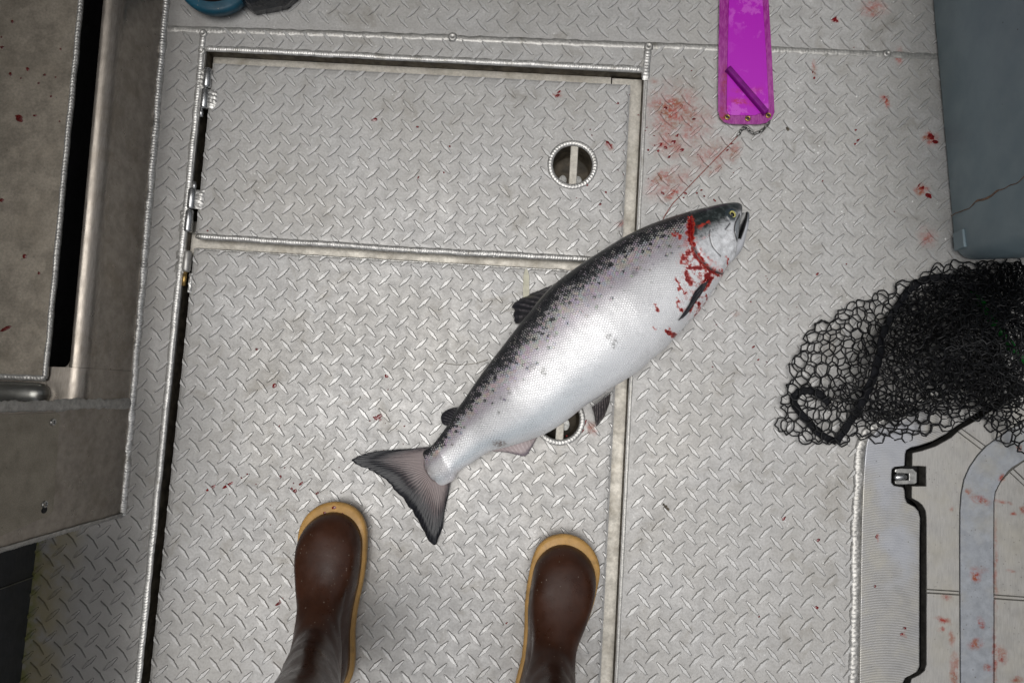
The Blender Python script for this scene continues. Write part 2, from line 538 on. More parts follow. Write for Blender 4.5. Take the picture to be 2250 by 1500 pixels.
for (x, y, r) in ((0.1765, 0.6205, .009), (-0.6045, 0.603, .008), (-0.6035, 0.571, .007), (-0.165, 0.6195, .009), (0.585, 0.629, .008)):
    V, F = [], []
    for j in range(5):
        rr = r * (1 - j * 0.2); zz = 0.0012 + 0.0024 * math.sin(j / 4 * 2.6)
        V += [(x + rr * math.cos(a * math.pi / 8), y + rr * math.sin(a * math.pi / 8), zz if j else 0.0) for a in range(16)]
    for j in range(4):
        for a in range(16):
            F.append((j * 16 + a, j * 16 + (a + 1) % 16, j * 16 + 16 + (a + 1) % 16, j * 16 + 16 + a))
    F.append(tuple(64 + a for a in range(16)))
    mk('weld_crater', V, F, M['weld_dull'], deck, smooth=True)

# ------------------------------------------------------------------ tread lugs
CELL = 0.035
ST = [(-.0146, .00025), (-.0118, .00085), (-.0070, .00165), (-.0026, .00215), (0, .0030), (.0026, .00215), (.0070, .00165), (.0118, .00085), (.0146, .00025)]
LH = 0.0021
lug_v, lug_f = [], []
for i, (x, w) in enumerate(ST):
    e = 0.0012
    xb = x * 1.05
    h = LH * (0.55 if abs(x) > .014 else 0.9 if abs(x) > .011 else 1.0)
    lug_v += [(xb, -w - e, -0.0002), (x, -w, h), (x, w, h), (xb, w + e, -0.0002)]
for i in range(len(ST) - 1):
    for k in range(3):
        a = i * 4 + k
        lug_f.append((a, a + 4, a + 5, a + 1))
lug_f.append((0, 1, 2, 3)); k = (len(ST) - 1) * 4; lug_f.append((k + 3, k + 2, k + 1, k))
lug_me = bpy.data.meshes.new('tread_lug')
lug_me.from_pydata(lug_v, [], lug_f)
lug_me.materials.append(M['tread'])
la = lug_me.attributes.new('lug', 'FLOAT', 'POINT')
la.data.foreach_set('value', [1.0] * len(lug_v))
la = lug_me.attributes.new('rim', 'FLOAT', 'POINT')
la.data.foreach_set('value', [1.0 if v[2] < 0 else 0.0 for v in lug_v])
lid_lug_me = lug_me.copy()
lid_lug_me.materials[0] = M['lid_tread']

def lattice(phase, x0, y0, x1, y1):
    """(x, y, angle) of every lug of a plate whose '\\' lug sits at phase"""
    out = []
    for k, (ox, oy, ang) in enumerate(((0, 0, -math.pi * 0.258), (0.5, 0.5, math.pi * 0.258))):
        bx, by = phase[0] + ox * CELL, phase[1] + oy * CELL
        i0 = math.floor((x0 - bx) / CELL); i1 = math.ceil((x1 - bx) / CELL)
        j0 = math.floor((y0 - by) / CELL); j1 = math.ceil((y1 - by) / CELL)
        for i in range(i0, i1 + 1):
            for j in range(j0, j1 + 1):
                x, y = bx + i * CELL, by + j * CELL
                if x0 <= x <= x1 and y0 <= y <= y1:
                    out.append((x, y, ang))
    return out

def lugattr(o):
    a = o.data.attributes.new('lug', 'FLOAT', 'POINT')
    a.data.foreach_set('value', [1.0] * len(o.data.vertices))
    a = o.data.attributes.new('rim', 'FLOAT', 'POINT')
    z0 = min(v.co.z for v in o.data.vertices)
    a.data.foreach_set('value', [1.0 if v.co.z - z0 < 0.0004 else 0.0 for v in o.data.vertices])
    return o

VIEWC = Vector((-0.03, 0.09))
def in_view(x, y):
    v = CAMR.transposed() @ Vector((x, y, -H))
    return abs(v.x / -v.z * FPX) < 1130 and abs(v.y / -v.z * FPX) < 760

def place_lugs(parent, lugs, hidden, clip=None, limit=300, me=None, mat=None):
    """lugs in plain view become parts of their own, the others one joined part"""
    seen, rest = [], []
    me = me or lug_me; mat = mat or M['tread']
    for (x, y, a) in lugs:
        c, s = math.cos(a) * 0.0146, math.sin(a) * 0.0146
        ends = [(x + c, y + s), (x - c, y - s)]
        cut = clip is not None and any(not (clip[0] <= ex <= clip[2] and clip[1] <= ey <= clip[3]) for ex, ey in ends)
        vis = in_view(x, y) and not hidden(x, y)
        (seen if vis else rest).append((x, y, a, cut))
    seen.sort(key=lambda q: (Vector(q[:2]) - VIEWC).length)
    rest += seen[limit:]
    seen = seen[:limit]
    porg = ORG[parent.name]
    def clipped(x, y, a):
        bm = bmesh.new()
        bm.from_mesh(lug_me)
        bmesh.ops.transform(bm, matrix=Matrix.Translation((x, y, 0)) @ Matrix.Rotation(a, 4, 'Z'), verts=bm.verts)
        for co, no in (((clip[0], 0, 0), (-1, 0, 0)), ((clip[2], 0, 0), (1, 0, 0)), ((0, clip[1], 0), (0, -1, 0)), ((0, clip[3], 0), (0, 1, 0))):
            bmesh.ops.bisect_plane(bm, geom=bm.verts[:] + bm.edges[:] + bm.faces[:], plane_co=co, plane_no=no, clear_outer=True)
        V = [v.co.copy() for v in bm.verts]
        bm.verts.index_update()
        F = [tuple(v.index for v in f.verts) for f in bm.faces]
        bm.free()
        return V, F
    for (x, y, a, cut) in seen:
        if cut:
            V, F = clipped(x, y, a)
            if len(F) > 2:
                lugattr(mk('tread_lug', V, F, mat, parent))
        else:
            o = bpy.data.objects.new('tread_lug', me)
            C.objects.link(o)
            o.parent = parent
            o.location = Vector((x, y, 0)) - porg
            o.rotation_euler = (0, 0, a)
    V, F = [], []
    for (x, y, a, cut) in rest:
        if cut:
            v, f = clipped(x, y, a)
        else:
            c, s = math.cos(a), math.sin(a)
            v = [(x + c * p[0] - s * p[1], y + s * p[0] + c * p[1], p[2]) for p in lug_v]; f = lug_f
        k = len(V); V += list(v); F += [tuple(k + i for i in q) for q in f]
    if V:
        o = lugattr(mk('tread_lug_field', V, F, mat, parent))
        o['kind'] = 'stuff'

def pip(x, y, poly):
    ins = False
    j = len(poly) - 1
    for i in range(len(poly)):
        xi, yi = poly[i][0], poly[i][1]; xj, yj = poly[j][0], poly[j][1]
        if (yi > y) != (yj > y) and x < (xj - xi) * (y - yi) / (yj - yi) + xi:
            ins = not ins
        j = i
    return ins

def pipv(pts, poly):
    pts = np.asarray(pts, float)
    ins = np.zeros(len(pts), bool)
    j = len(poly) - 1
    for i in range(len(poly)):
        xi, yi = poly[i][0], poly[i][1]; xj, yj = poly[j][0], poly[j][1]
        if yi != yj:
            ins ^= ((yi > pts[:, 1]) != (yj > pts[:, 1])) & (pts[:, 0] < (xj - xi) * (pts[:, 1] - yi) / (yj - yi) + xi)
        j = i
    return ins

FISH_PX = [(769, 1012), (822, 991), (894, 986), (950, 977), (1000, 905), (1100, 766), (1220, 621), (1329, 548), (1490, 472), (1600, 447), (1645, 475), (1614, 563), (1562, 672),
           (1495, 742), (1405, 826), (1250, 924), (1165, 966), (1040, 1014), (984, 1093), (951, 1201), (897, 1113)]
FISH_W = [tuple(P(x, y, 0.0)[:2]) for x, y in FISH_PX]
NET_PX = [(2260, 560), (2180, 568), (2110, 578), (2050, 592), (2000, 618), (1930, 652), (1850, 682), (1792, 715), (1748, 778), (1730, 850), (1724, 890), (1704, 926),
          (1712, 946), (1765, 966), (1826, 977), (1900, 966), (1960, 966), (2040, 950), (2100, 930), (2135, 928), (2155, 950), (2200, 978), (2260, 1012)]
NET_W = [tuple(P(x, y, 0.0)[:2]) for x, y in NET_PX]
COOL_W = [tuple(P(x, y, 0.0)[:2]) for x, y in [(2045, -30), (2095, 565), (2300, 580), (2300, -30)]]
BOOT_W = [[tuple(P(x, y)[:2]) for x, y in L] for L in ([(640, 1130), (790, 1130), (790, 1520), (600, 1520)], [(1170, 1220), (1320, 1220), (1290, 1520), (1120, 1520)])]
FLASH_W = [tuple(P(x, y)[:2]) for x, y in [(1578, -10), (1690, -10), (1702, 272), (1578, 272)]]
HIDE = [FISH_W, NET_W, COOL_W, FLASH_W] + BOOT_W
def hidden(x, y):
    return any(pip(x, y, h) for h in HIDE)

CAST_PX = [(1884, 1640), (1886, 1500), (1891, 1150), (1900, 985), (1915, 955), (1950, 928), (2010, 900), (2070, 868), (2120, 835), (2180, 790), (2260, 730)]
CAST_OUT = [tuple(P(x, y)[:2]) for x, y in spline_px(CAST_PX)]
CAST_POLY = CAST_OUT + [(1.02, 0.25), (1.02, -0.6)]

dl = []
dl += [q for q in lattice((-0.3949, 0.6439), -0.655, 0.648 - .012, 1.0, 0.90)]
dl += [q for q in lattice((-0.4013 - .0175, 0.588 - .0175), -0.592, 0.583, 0.166, 0.613)]
dl += [q for q in lattice((-0.6319, 0.2443), -0.790, -0.70, -0.611, 0.602) if q[0] > -0.655 + 0.0 or (q[1] < -0.235)]
dl += [q for q in lattice((0.2474, -0.0685), 0.181, -0.65, 1.0, 0.622) if not pip(q[0] + .012, q[1], CAST_POLY) and not pip(q[0] - .0, q[1], CAST_POLY)]
place_lugs(deck, dl, hidden, None, 300)

# ------------------------------------------------------------------ hatch lids
def lid(name, label, y0, y1, cup, phase, top_strip, bottom_bead):
    t = thing(name, label, 'hatch', ((LX0 + LX1) / 2, (y0 + y1) / 2, -0.012), 'hinged deck hatches')
    hole = circle(cup[0], cup[1], 0.0345, 40)
    # top skin with gently turned-down rim
    e = 0.010
    v, f = plate_geo(rect(LX0 + e, y0 + e, LX1 - e, y1 - e), [hole], -0.004, 0.0)
    n = len(v)
    inner = [(LX0 + e, y0 + e), (LX1 - e, y0 + e), (LX1 - e, y1 - e), (LX0 + e, y1 - e)]
    outer = [(LX0, y0), (LX1, y0), (LX1, y1), (LX0, y1)]
    k = len(v)
    for (r, z) in ((inner, 0.0), ([((a[0] * .4 + b[0] * .6), (a[1] * .4 + b[1] * .6)) for a, b in zip(inner, outer)], -0.0005), (outer, -0.0022), (outer, -0.012)):
        v += [(p[0], p[1], z) for p in r]
    for j in range(3):
        for i in range(4):
            a = k + j * 4 + i; b = k + j * 4 + (i + 1) % 4
            f.append((a, a + 4, b + 4, b))
    mk('lid_plate', v, f, M['lid_tread'], t)
    lugs = [q for q in lattice(phase, LX0 - .004, y0 - .004, LX1 + .004, y1 + .004) if (Vector(q[:2]) - Vector(cup)).length > 0.046]
    place_lugs(t, lugs, hidden, (LX0 + 0.0015, y0 + 0.001 if not bottom_bead else y0 + .006, LX1 - 0.0025, y1 - 0.0015), 300, lid_lug_me, M['lid_tread'])
    # recessed lifting cup
    c = mk('pull_cup', *cup_geo(cup), M['gutter_dark'], t, smooth=True)
    mk('cup_ring', *ring_bead(cup), M['weld'], t, smooth=True)
    bx, by = cup
    w = 0.0066
    bar = merge(box_geo(bx - w + .002, by - 0.0345, -0.007, bx + w + .002, by + 0.0345, -0.002))
    mk('pull_bar', *bar, M['gutter'], t, bevel=0.0012)
    # drain holes of the cup
    for dx in (-0.013, 0.014):
        mk('drain_hole', *disc_geo(bx + dx, by - 0.010, -0.0575, 0.007), M['latch_steel'], t)
    return t

def cup_geo(c):
    V, F = [], []
    n = 40
    prof = [(0.0346, 0.0), (0.0342, -0.055), (0.031, -0.058), (0.0, -0.059)]
    for r, z in prof:
        V += [(c[0] + max(r, 1e-4) * math.cos(2 * math.pi * i / n), c[1] + max(r, 1e-4) * math.sin(2 * math.pi * i / n), z) for i in range(n)]
    for j in range(len(prof) - 1):
        for i in range(n):
            a = j * n + i; b = j * n + (i + 1) % n
            F.append((a, b, b + n, a + n))
    return V, F

def disc_geo(x, y, z, r, n=16):
    V = [(x + r * math.cos(2 * math.pi * i / n), y + 1.4 * r * math.sin(2 * math.pi * i / n), z) for i in range(n)]
    return V, [tuple(range(n))]

def ring_bead(c, r0=0.0335, r1=0.0435, h=0.0034, ripples=46):
    V, F = [], []
    n = ripples * 6; m = 8
    for i in range(n):
        a = 2 * math.pi * i / n
        for k in range(m + 1):
            q = k / m
            ph = (i / 6.0 - 1.2 * 4 * q * (1 - q)) % 1.0
            rr = r0 + (r1 - r0) * q * (1 + 0.05 * noise.noise(Vector((math.cos(a) * 6, math.sin(a) * 6, 1))))
            z = h * math.sqrt(max(0, 1 - (2 * q - 1) ** 2)) * (0.70 + 0.30 * (1 - ph)) - 0.0004
            V.append((c[0] + rr * math.cos(a), c[1] + rr * math.sin(a), z))
    for i in range(n):
        for k in range(m):
            a = i * (m + 1) + k; b = ((i + 1) % n) * (m + 1) + k
            F.append((a, a + 1, b + 1, b))
    return V, F

up_lid = lid('hatch_lid', 'smaller upper tread plate hatch lid, whole pull ring in view', UY0, UY1, (0.0566, 0.4035), (-0.373, 0.4915), False, True)
lo_lid = lid('hatch_lid', 'larger lower tread plate hatch lid under the salmon tail, pull ring half covered', WY0, WY1, (0.0589, -0.0306), (-0.5128, 0.168), True, False)
bead('weld_bead', [Vector((LX0 + 0.001, UY0 + 0.0015, 0)), Vector((-0.21, UY0 - 0.0005, 0)), Vector((LX1 - 0.001, UY0 + 0.0012, 0))], 0.0105, 0.0042, M['weld'], up_lid, 0.0042, curv=0.7)
bead('edge_burr', [Vector((LX0 + 0.002, WY1 - 0.001, -0.0012)), Vector((LX1 - 0.002, WY1 - 0.001, -0.0012))], 0.004, 0.0022, M['weld_dull'], lo_lid, 0.006, rough=0.5)

# hinges along the left edge: barrel on the lid side, barrel on the deck side, pin, weld tabs
def weld_tab(name, x, y0, y1, w, parent, mat='weld'):
    V, F = [], []
    nx, ny = 7, 16
    sd = random.random() * 9
    for j in range(ny + 1):
        for i in range(nx + 1):
            u, v = i / nx, j / ny
            z = 0.0042 * (4 * u * (1 - u)) ** 0.5 * (4 * v * (1 - v)) ** 0.35 * (0.75 + 0.5 * noise.noise(Vector((u * 3, v * 9, sd)))) + 0.0009 * math.sin(v * 30 + 4 * u)
            V.append((x + (u - .5) * w * (1 + .25 * noise.noise(Vector((v * 6, sd, u)))), y0 + (y1 - y0) * v, max(z, 0) - 0.0005))
    for j in range(ny):
        for i in range(nx):
            a = j * (nx + 1) + i
            F.append((a, a + 1, a + nx + 2, a + nx + 1))
    return mk(name, V, F, M[mat], parent, smooth=True)

def barrel(name, x, y0, y1, r, z, parent, mat='steel'):
    ys = [y0, y0 + r * .15, y0 + r * .5, y1 - r * .5, y1 - r * .15, y1]
    rr = [r * .55, r * .85, r, r, r * .85, r * .55]
    V, F = tube_geo([(x, y, z) for y in ys], rr, 18)
    return mk(name, V, F, M[mat], parent, smooth=True)

def hinge(lidobj, x, y_top, y_mid, y_bot, lid_first):
    """barrels meet at y_mid; the one welded to the lid is the lower one unless lid_first"""
    barrel('hinge_barrel', x, y_mid + 0.0006, y_top, 0.0072, 0.0010, lidobj)
    barrel('hinge_barrel', x - 0.001, y_bot, y_mid - 0.0006, 0.0070, 0.0010, lidobj)
    if lid_first:
        weld_tab('weld_tab', x + 0.0125, y_mid + .002, y_top - .002, 0.016, lidobj)
        weld_tab('weld_tab', x - 0.0115, y_bot, y_mid, 0.014, lidobj, 'weld_dull')
    else:
        weld_tab('weld_tab', x + 0.0125, y_bot + .002, y_mid - .001, 0.016, lidobj)
        weld_tab('weld_tab', x - 0.0125, y_mid, y_top, 0.014, lidobj, 'weld_dull')
hinge(up_lid, P(456, 180).x, P(458, 151).y, P(450, 195).y, P(447, 240).y, False)
hinge(up_lid, P(421, 450).x, P(424, 414).y, P(421, 461).y, P(417, 511).y, True)
for (px, py0, py1) in ((443, 238, 258), (428, 400, 416)):
    a, b = P(px, py0), P(px, py1)
    mk('hinge_pin', *tube_geo([(a.x, a.y, 0.001), ((a.x + b.x) / 2, (a.y + b.y) / 2, .001), (b.x, b.y, 0.001)], [0.003, 0.0036, 0.003], 10), M['steel'], up_lid, smooth=True)
a, b, c = P(413, 551), P(409, 598), P(404, 628)
barrel('hinge_barrel', a.x + .001, b.y, a.y, 0.0070, 0.001, lo_lid, 'weld_dull')
weld_tab('weld_tab', a.x - 0.0115, b.y - .002, a.y + .001, 0.017, lo_lid, 'weld_dull')
mk('hinge_pin', *tube_geo([(a.x, b.y + .002, 0.0), (a.x - .001, (b.y + c.y) / 2, 0), (a.x - .001, c.y, 0.0)], 0.0036, 12), M['brass'], lo_lid, smooth=True)
weld_tab('weld_tab', LX0 + 0.0005, P(420, 643).y, P(421, 600).y, 0.007, lo_lid)

# ------------------------------------------------------------------ locker on the left
XW = -0.6727
LTH = 0.0248                       # the locker runs slightly askew to the hatch
LO = Vector((XW - 0.1, 0.4, 0))
_lr = Matrix.Rotation(-LTH, 3, 'Z')
def LL(p):
    """world -> the locker's own square frame"""
    return _lr @ (Vector(p) - LO) + LO
def PW(px, py, off=0.0):
    """point on the locker's upright side, in its own frame"""
    o_ = LL((0, 0, H)); d = _lr @ ray(px, py)
    t = (XW + off - o_.x) / d.x
    return o_ + d * t
WEND = PW(266, 1130).y
WSEAM = PW(283, 886).y
TOPY = 1.15
locker = thing('side_locker', 'welded brown-grey aluminium locker with a black slot along the left side', 'locker', LO)
locker.rotation_euler = (0, 0, LTH)
ZL, ZT = 0.128, 0.136
slot_end = LL(P(150, 806, ZL)).y
def wall_strip(name, y0, y1, prof, mat, parent, n=2, smooth=True):
    V, F = [], []
    m = len(prof)
    for j in range(n + 1):
        y = y0 + (y1 - y0) * j / n
        for (x, z) in prof:
            V.append((x, y, z))
    for j in range(n):
        for i in range(m - 1):
            a = j * m + i
            F.append((a, a + m, a + m + 1, a + 1))
    return mk(name, V, F, mat, parent, smooth=smooth)
LIPX = LL(P(228, 0, ZL)).x
TX1 = LL(P(176, 0, ZT)).x
R = max(0.014, XW - LIPX)
lip = [(XW, -0.003), (XW, 0.015), (XW - 0.0006, 0.035), (XW - 0.0004, 0.070), (XW, ZL - R - .004), (XW, ZL - R - .002)]
for k in range(10):
    a = k / 9 * math.pi * 0.5
    lip.append((XW - R + R * math.cos(a), ZL - R + R * math.sin(a)))
wall_strip('side_wall', slot_end, TOPY, lip + [(XW - R - 0.0015, ZL - 0.001), (XW - R - 0.0020, ZL - 0.006), (XW - R - 0.0022, 0.03)], M['wall'], locker)
wall_strip('side_wall', WSEAM, slot_end - 0.0005, lip + [(XW - R - 0.02, ZL + .0002), (XW - R - 0.25, ZL + .0004)], M['wall'], locker)
# black slot cut into the top, with a rounded end
cyl = []
wsl = (XW - R - 0.0022) - (TX1 - 0.03)
mk('slot_dark', *box_geo(TX1 - 0.05, slot_end - .002, 0.01, XW - R - 0.0026, TOPY, 0.03), M['black_void'], locker)  # black boxes stand in for the darkness inside the slot
mk('slot_dark', *box_geo(TX1 - 0.06, slot_end + .0, 0.02, TX1 - 0.012, TOPY, ZT - 0.006), M['black_void'], locker)
rc = 0.010
x1, y1 = XW - R - 0.0018, slot_end - 0.001
fil = [(x1, y1), (x1, y1 + rc)] + [(x1 - rc + rc * math.cos(-q / 8 * math.pi / 2), y1 + rc + rc * math.sin(-q / 8 * math.pi / 2)) for q in range(1, 9)]
plate('slot_corner', fil, [], ZL - 0.004, ZL - 0.0001, M['wall'], locker)
# top plate
TE = LL(P(105, 831, ZT))
plate('top_plate', [(XW - 0.42, TE.y), (TX1, TE.y), (TX1, TOPY), (XW - 0.42, TOPY)], [], ZT - 0.005, ZT, M['top_plate'], locker, bevel=0.0015)
bead('weld_bead', [Vector((TX1, TE.y - .001, ZT - .002)), Vector((TX1, TOPY, ZT - .002))], 0.008, 0.0040, M['weld_dull'], locker, 0.005, up=(0.6, 0, 0.8))
bead('weld_bead', [Vector((XW - 0.40, TE.y, ZT - .002)), Vector((TX1 + .001, TE.y - 0.0005, ZT - .002))], 0.010, 0.0046, M['weld_dull'], locker, 0.005, up=(0, -0.5, 0.85))
# round rail end beside the plate
rb = LL(P(92, 864, 0.132)); yc = LL(P(50, 864, 0.132)).y
V, F = tube_geo([(XW - 0.40, yc, 0.132), (rb.x - 0.02, yc, 0.132), (rb.x - .008, yc, 0.132), (rb.x + 0.002, yc, 0.132), (rb.x + .008, yc, 0.132), (rb.x + .0105, yc, 0.132)],
                [0.0168, 0.0168, 0.0166, 0.0148, 0.0100, 0.003], 24)
mk('rail', V, F, M['tubing'], locker, smooth=True)
# lower end wall, full height, with a screwed access plate
ZH = 0.55
mk('end_wall', [(XW + .0008, WEND, -0.003), (XW + .0008, WSEAM, -0.003), (XW + .0008, WSEAM, ZH), (XW + .0008, WEND, ZH), (XW - 0.02, WEND, -0.003), (XW - .02, WSEAM, -0.003), (XW - .02, WSEAM, ZH), (XW - .02, WEND, ZH)],
   [(0, 1, 2, 3), (7, 6, 5, 4), (0, 3, 7, 4), (1, 5, 6, 2), (3, 2, 6, 7)], M['wall'], locker, bevel=0.002)
ap = [PW(*q) for q in ((-60, 912), (122, 906), (128, 912), (113, 1120), (106, 1131), (0, 1176), (-60, 1198))]
V = [(XW + 0.0030, p.y, p.z) for p in ap] + [(XW + 0.0006, p.y, p.z) for p in ap]
n = len(ap)
F = [tuple(range(n))] + [(i, (i + 1) % n, n + (i + 1) % n, n + i) for i in range(n)]
panel = mk('access_plate', V, [F[0][::-1]] + F[1:], M['wall_plate'], locker, bevel=0.0006)
for (px, py) in ((116, 927), (98, 1107)):
    p = PW(px, py, .003)
    V, F = [], []
    for (r, h) in ((0.0052, 0.0), (0.0048, 0.0018), (0.0026, 0.0024), (0.0022, 0.0010)):
        V += [(XW + 0.003 + h, p.y + r * math.cos(a * math.pi / 7), p.z + r * math.sin(a * math.pi / 7)) for a in range(14)]
    for j in range(3):
        for a in range(14):
            F.append((j * 14 + a, j * 14 + (a + 1) % 14, j * 14 + 14 + (a + 1) % 14, j * 14 + 14 + a))
    F.append(tuple(42 + a for a in range(14)))
    mk('screw', V, F, M['screw'], panel)
p = PW(97, 1120, .003)
mk('screw_hole', [(XW + 0.0033, p.y + .0046 * math.cos(a * math.pi / 7), p.z + 0.0060 * math.sin(a * math.pi / 7)) for a in range(14)], [tuple(range(14))], M['black_void'], panel)
# seam welds: along the deck, up the wall and round the end
bead('weld_bead', [Vector((XW + .003, TOPY - .3, .001)), Vector((XW + .003, .5, .001)), Vector((XW + .003, 0, .001)), Vector((XW + .003, WEND - .002, .001))], 0.0135, 0.0062, M['weld'], locker, 0.0052, up=(0.5, 0, 0.87), rough=0.3)
bead('weld_bead', [Vector((XW + .001, WSEAM, 0.0)), Vector((XW + .001, WSEAM, 0.135)), Vector((XW + .001, WSEAM - .003, 0.30))], 0.015, 0.0034, M['weld_dull'], locker, 0.0060, up=(1, 0, 0), rough=0.3, curv=1.6)
bead('weld_bead', [Vector((XW, WEND - .001, 0.0)), Vector((XW, WEND - 0.001, 0.5))], 0.010, 0.004, M['weld_dull'], locker, 0.0050, up=(0.7, -0.7, 0), rough=0.2)

# hull side below it, and unseen walls added to shade the deck edges
hull = mk('hull_side', *box_geo(-0.86, -1.0, -0.2, -0.7945, WEND + .01, 0.62), M['hull'], bevel=0.003)
g1 = mk('side_shade_wall', *box_geo(-1.24, -1.2, -0.2, -1.12, 1.5, 1.55), M['hull'], bevel=0.01)  # unseen tall side added to darken the left of the deck
g2 = mk('side_shade_wall', *box_geo(1.36, -1.2, -0.2, 1.48, 1.5, 0.95), M['hull'], bevel=0.01)  # unseen right side added to shade that edge
g3 = mk('front_shade_wall', *box_geo(-1.12, 1.26, -0.2, 1.36, 1.34, 1.20), M['hull'], bevel=0.01)  # unseen wall added beyond the top edge to block low sky
g4 = mk('tall_shade_wall', *box_geo(-1.12, 1.02, -0.2, 0.20, 1.10, 2.1), M['hull'], bevel=0.01)  # unseen tall wall added to shade the upper left deck
for g_ in (g1, g2, g3, g4):
    tag(g_, None, None, None, 'structure')
tag(hull, None, None, None, 'structure')
mk('hull_rib', *box_geo(-0.7945, -0.345, 0.0, -0.7925, -0.3435, 0.6), M['tubing'], hull)

# ------------------------------------------------------------------ cast hatch at lower right
def cast_mat():
    t = NT('cast_hatch_frame')
    p = t.pos()
    c = P(1800, 1235)
    q = t.map(p, (c.x, c.y, 0), (0, 0, 0), (1, 1, 1), 'TEXTURE')
    w = t.n('ShaderNodeTexWave', wave_type='BANDS', bands_direction='Y')
    sx = t.n('ShaderNodeSeparateXYZ'); t.l(q, sx.inputs[0])
    yy = t.math('ADD', sx.outputs[1], t.math('MULTIPLY', t.math('POWER', t.math('ABSOLUTE', t.math('SUBTRACT', sx.outputs[0], 0.12)), 2.0), 3.0))
    cb = t.n('ShaderNodeCombineXYZ'); t.l(sx.outputs[0], cb.inputs[0]); t.l(yy, cb.inputs[1])
    t.l(cb.outputs[0], w.inputs['Vector'])
    w.inputs['Scale'].default_value = 80; w.inputs['Distortion'].default_value = 1.5; w.inputs['Detail'].default_value = 3; w.inputs['Detail Scale'].default_value = 2
    col = t.mix(t.rng(w.outputs['Fac'], 0.2, 0.8, 0, 1), (0.29, 0.283, 0.27), (0.40, 0.395, 0.39))
    col = t.mix(t.rng(t.noise(p, 20, 5, 0.65), 0.42, 0.72, 0, 0.55), col, (0.42, 0.40, 0.34))
    col = t.mix(t.rng(t.noise(t.map(p, (5, 3, 0)), 9, 4), 0.5, 0.7, 0, .6), col, (0.40, 0.42, 0.47))
    gr = t.math('MULTIPLY', t.rng(t.vor(p, 90), 0.12, 0.04), t.rng(t.noise(p, 15), 0.45, 0.58))
    col = t.mix(t.math('MULTIPLY', gr, .7), col, (0.1, 0.09, 0.07))
    bl = t.smears([(1926, 1180, 4, 10, 0, .8), (1984, 1390, 5, 14, -25, .5)])
    col = t.mix(bl, col, (0.30, 0.06, 0.03))
    return t.set(color=col, metal=0.55, rough=t.rng(t.noise(p, 50, 4), 0.3, 0.7, 0.34, 0.5), normal=t.bump(w.outputs['Fac'], 0.22, 0.0006))
HS = [(2126, 1078, 8, 7, 0, 1), (2150, 1096, 24, 9, -15, .9), (2198, 1048, 7, 10, -20, .9), (2202, 1102, 20, 5, -5, .8), (2140, 1264, 12, 12, 30, 1.1),
      (2150, 1250, 18, 8, 0, .5), (2152, 1366, 7, 14, 15, 1.0), (2140, 1414, 17, 12, 20, 1.0), (2068, 1360, 18, 7, -15, .8), (2066, 1380, 7, 6, 0, 1.2), (2088, 1400, 7, 16, 5, .6),
      (2094, 1468, 10, 34, 0, 1.15), (2166, 1464, 10, 9, 20, .9), (2198, 1436, 12, 20, 10, .9), (2246, 1120, 9, 9, 0, .9), (2222, 1128, 7, 6, 0, 1), (2078, 1310, 13, 6, -15, .8),
      (2087, 1118, 4, 7, 0, .8), (2184, 1250, 5, 130, 0, .45), (2182, 1440, 6, 60, 0, .7), (2218, 1252, 10, 4, -15, .7), (2232, 1490, 14, 8, 0, .7), (2236, 983, 7, 6, 0, 1.2)]
def lid_mat(name, c, stretch, pit=0.3):
    t = NT(name)
    p = t.pos()
    g = t.noise(t.map(p, scale=stretch), 55, 5, 0.75)
    col = t.mix(t.rng(g, 0.3, 0.7), tuple(x * 0.85 for x in c), tuple(x * 1.08 for x in c))
    col = t.mix(t.rng(t.noise(p, 14, 5, 0.65), 0.42, 0.72, 0, 0.5), col, (0.40, 0.375, 0.31))
    gr = t.math('MULTIPLY', t.rng(t.vor(p, 130), 0.20, 0.06), t.rng(t.noise(p, 18), 0.42, 0.58))
    col = t.mix(t.math('MULTIPLY', gr, pit * 2), col, (0.14, 0.13, 0.12))
    bl = t.smears(HS, 0.004)
    col = t.mix(bl, col, t.mix(t.rng(t.noise(p, 60, 3), 0.4, 0.65), (0.30, 0.035, 0.02), (0.28, 0.10, 0.05)))
    return t.set(color=col, metal=0.5, rough=t.rng(t.noise(p, 50, 4), 0.3, 0.7, 0.36, 0.52), normal=t.bump(g, 0.10, 0.0006))
M['cast'] = cast_mat()
M['panel'] = lid_mat('cast_hatch_panel', (0.40, 0.39, 0.37), (9, 1, 1))
M['track'] = lid_mat('cast_hatch_track', (0.33, 0.35, 0.38), (1.5, 1.5, 1), 0.45)
M['groove'] = simple('groove_dirt', (0.09, 0.085, 0.075), 0.7, 0.1, 0.4, 80)

hatch = thing('cast_hatch', 'cast aluminium hatch with rounded frame and black gap, half under the net', 'hatch', P(2080, 1200))
fin = [tuple(P(x, y, 0.004)[:2]) for x, y in FRAME_IN]
fout = [tuple(P(x, y, 0.0)[:2]) for x, y in spline_px(CAST_PX)]
plate('frame', fin + fout + [(fout[-1][0] + .05, fout[-1][1])], [], -0.004, 0.0036, M['cast'], hatch, bevel=0.002, seg=3)
bead('weld_bead', [P(1877, 1640), P(1876, 1500), P(1881, 1150), P(1889, 985), P(1903, 950), P(1945, 918), P(2010, 888), P(2070, 856)], 0.0175, 0.0050, M['weld_dull'], hatch, 0.0072, rough=0.25, curv=1.7)
mk('gasket', [(x, y, z) for z in (0.0005, -0.05) for x, y in [(a + 0.0035, b) for a, b in fin]],
   [(i, i + 1, len(fin) + i + 1, len(fin) + i) for i in range(len(fin) - 1)], M['black_void'], hatch)
plate('well', [(x - 0.03 if x < .9 else x + .03, y) for x, y in WELL], [], -0.055, -0.050, M['black_void'], hatch)
lide = [tuple(P(x, y, 0.001)[:2]) for x, y in LID_EDGE]
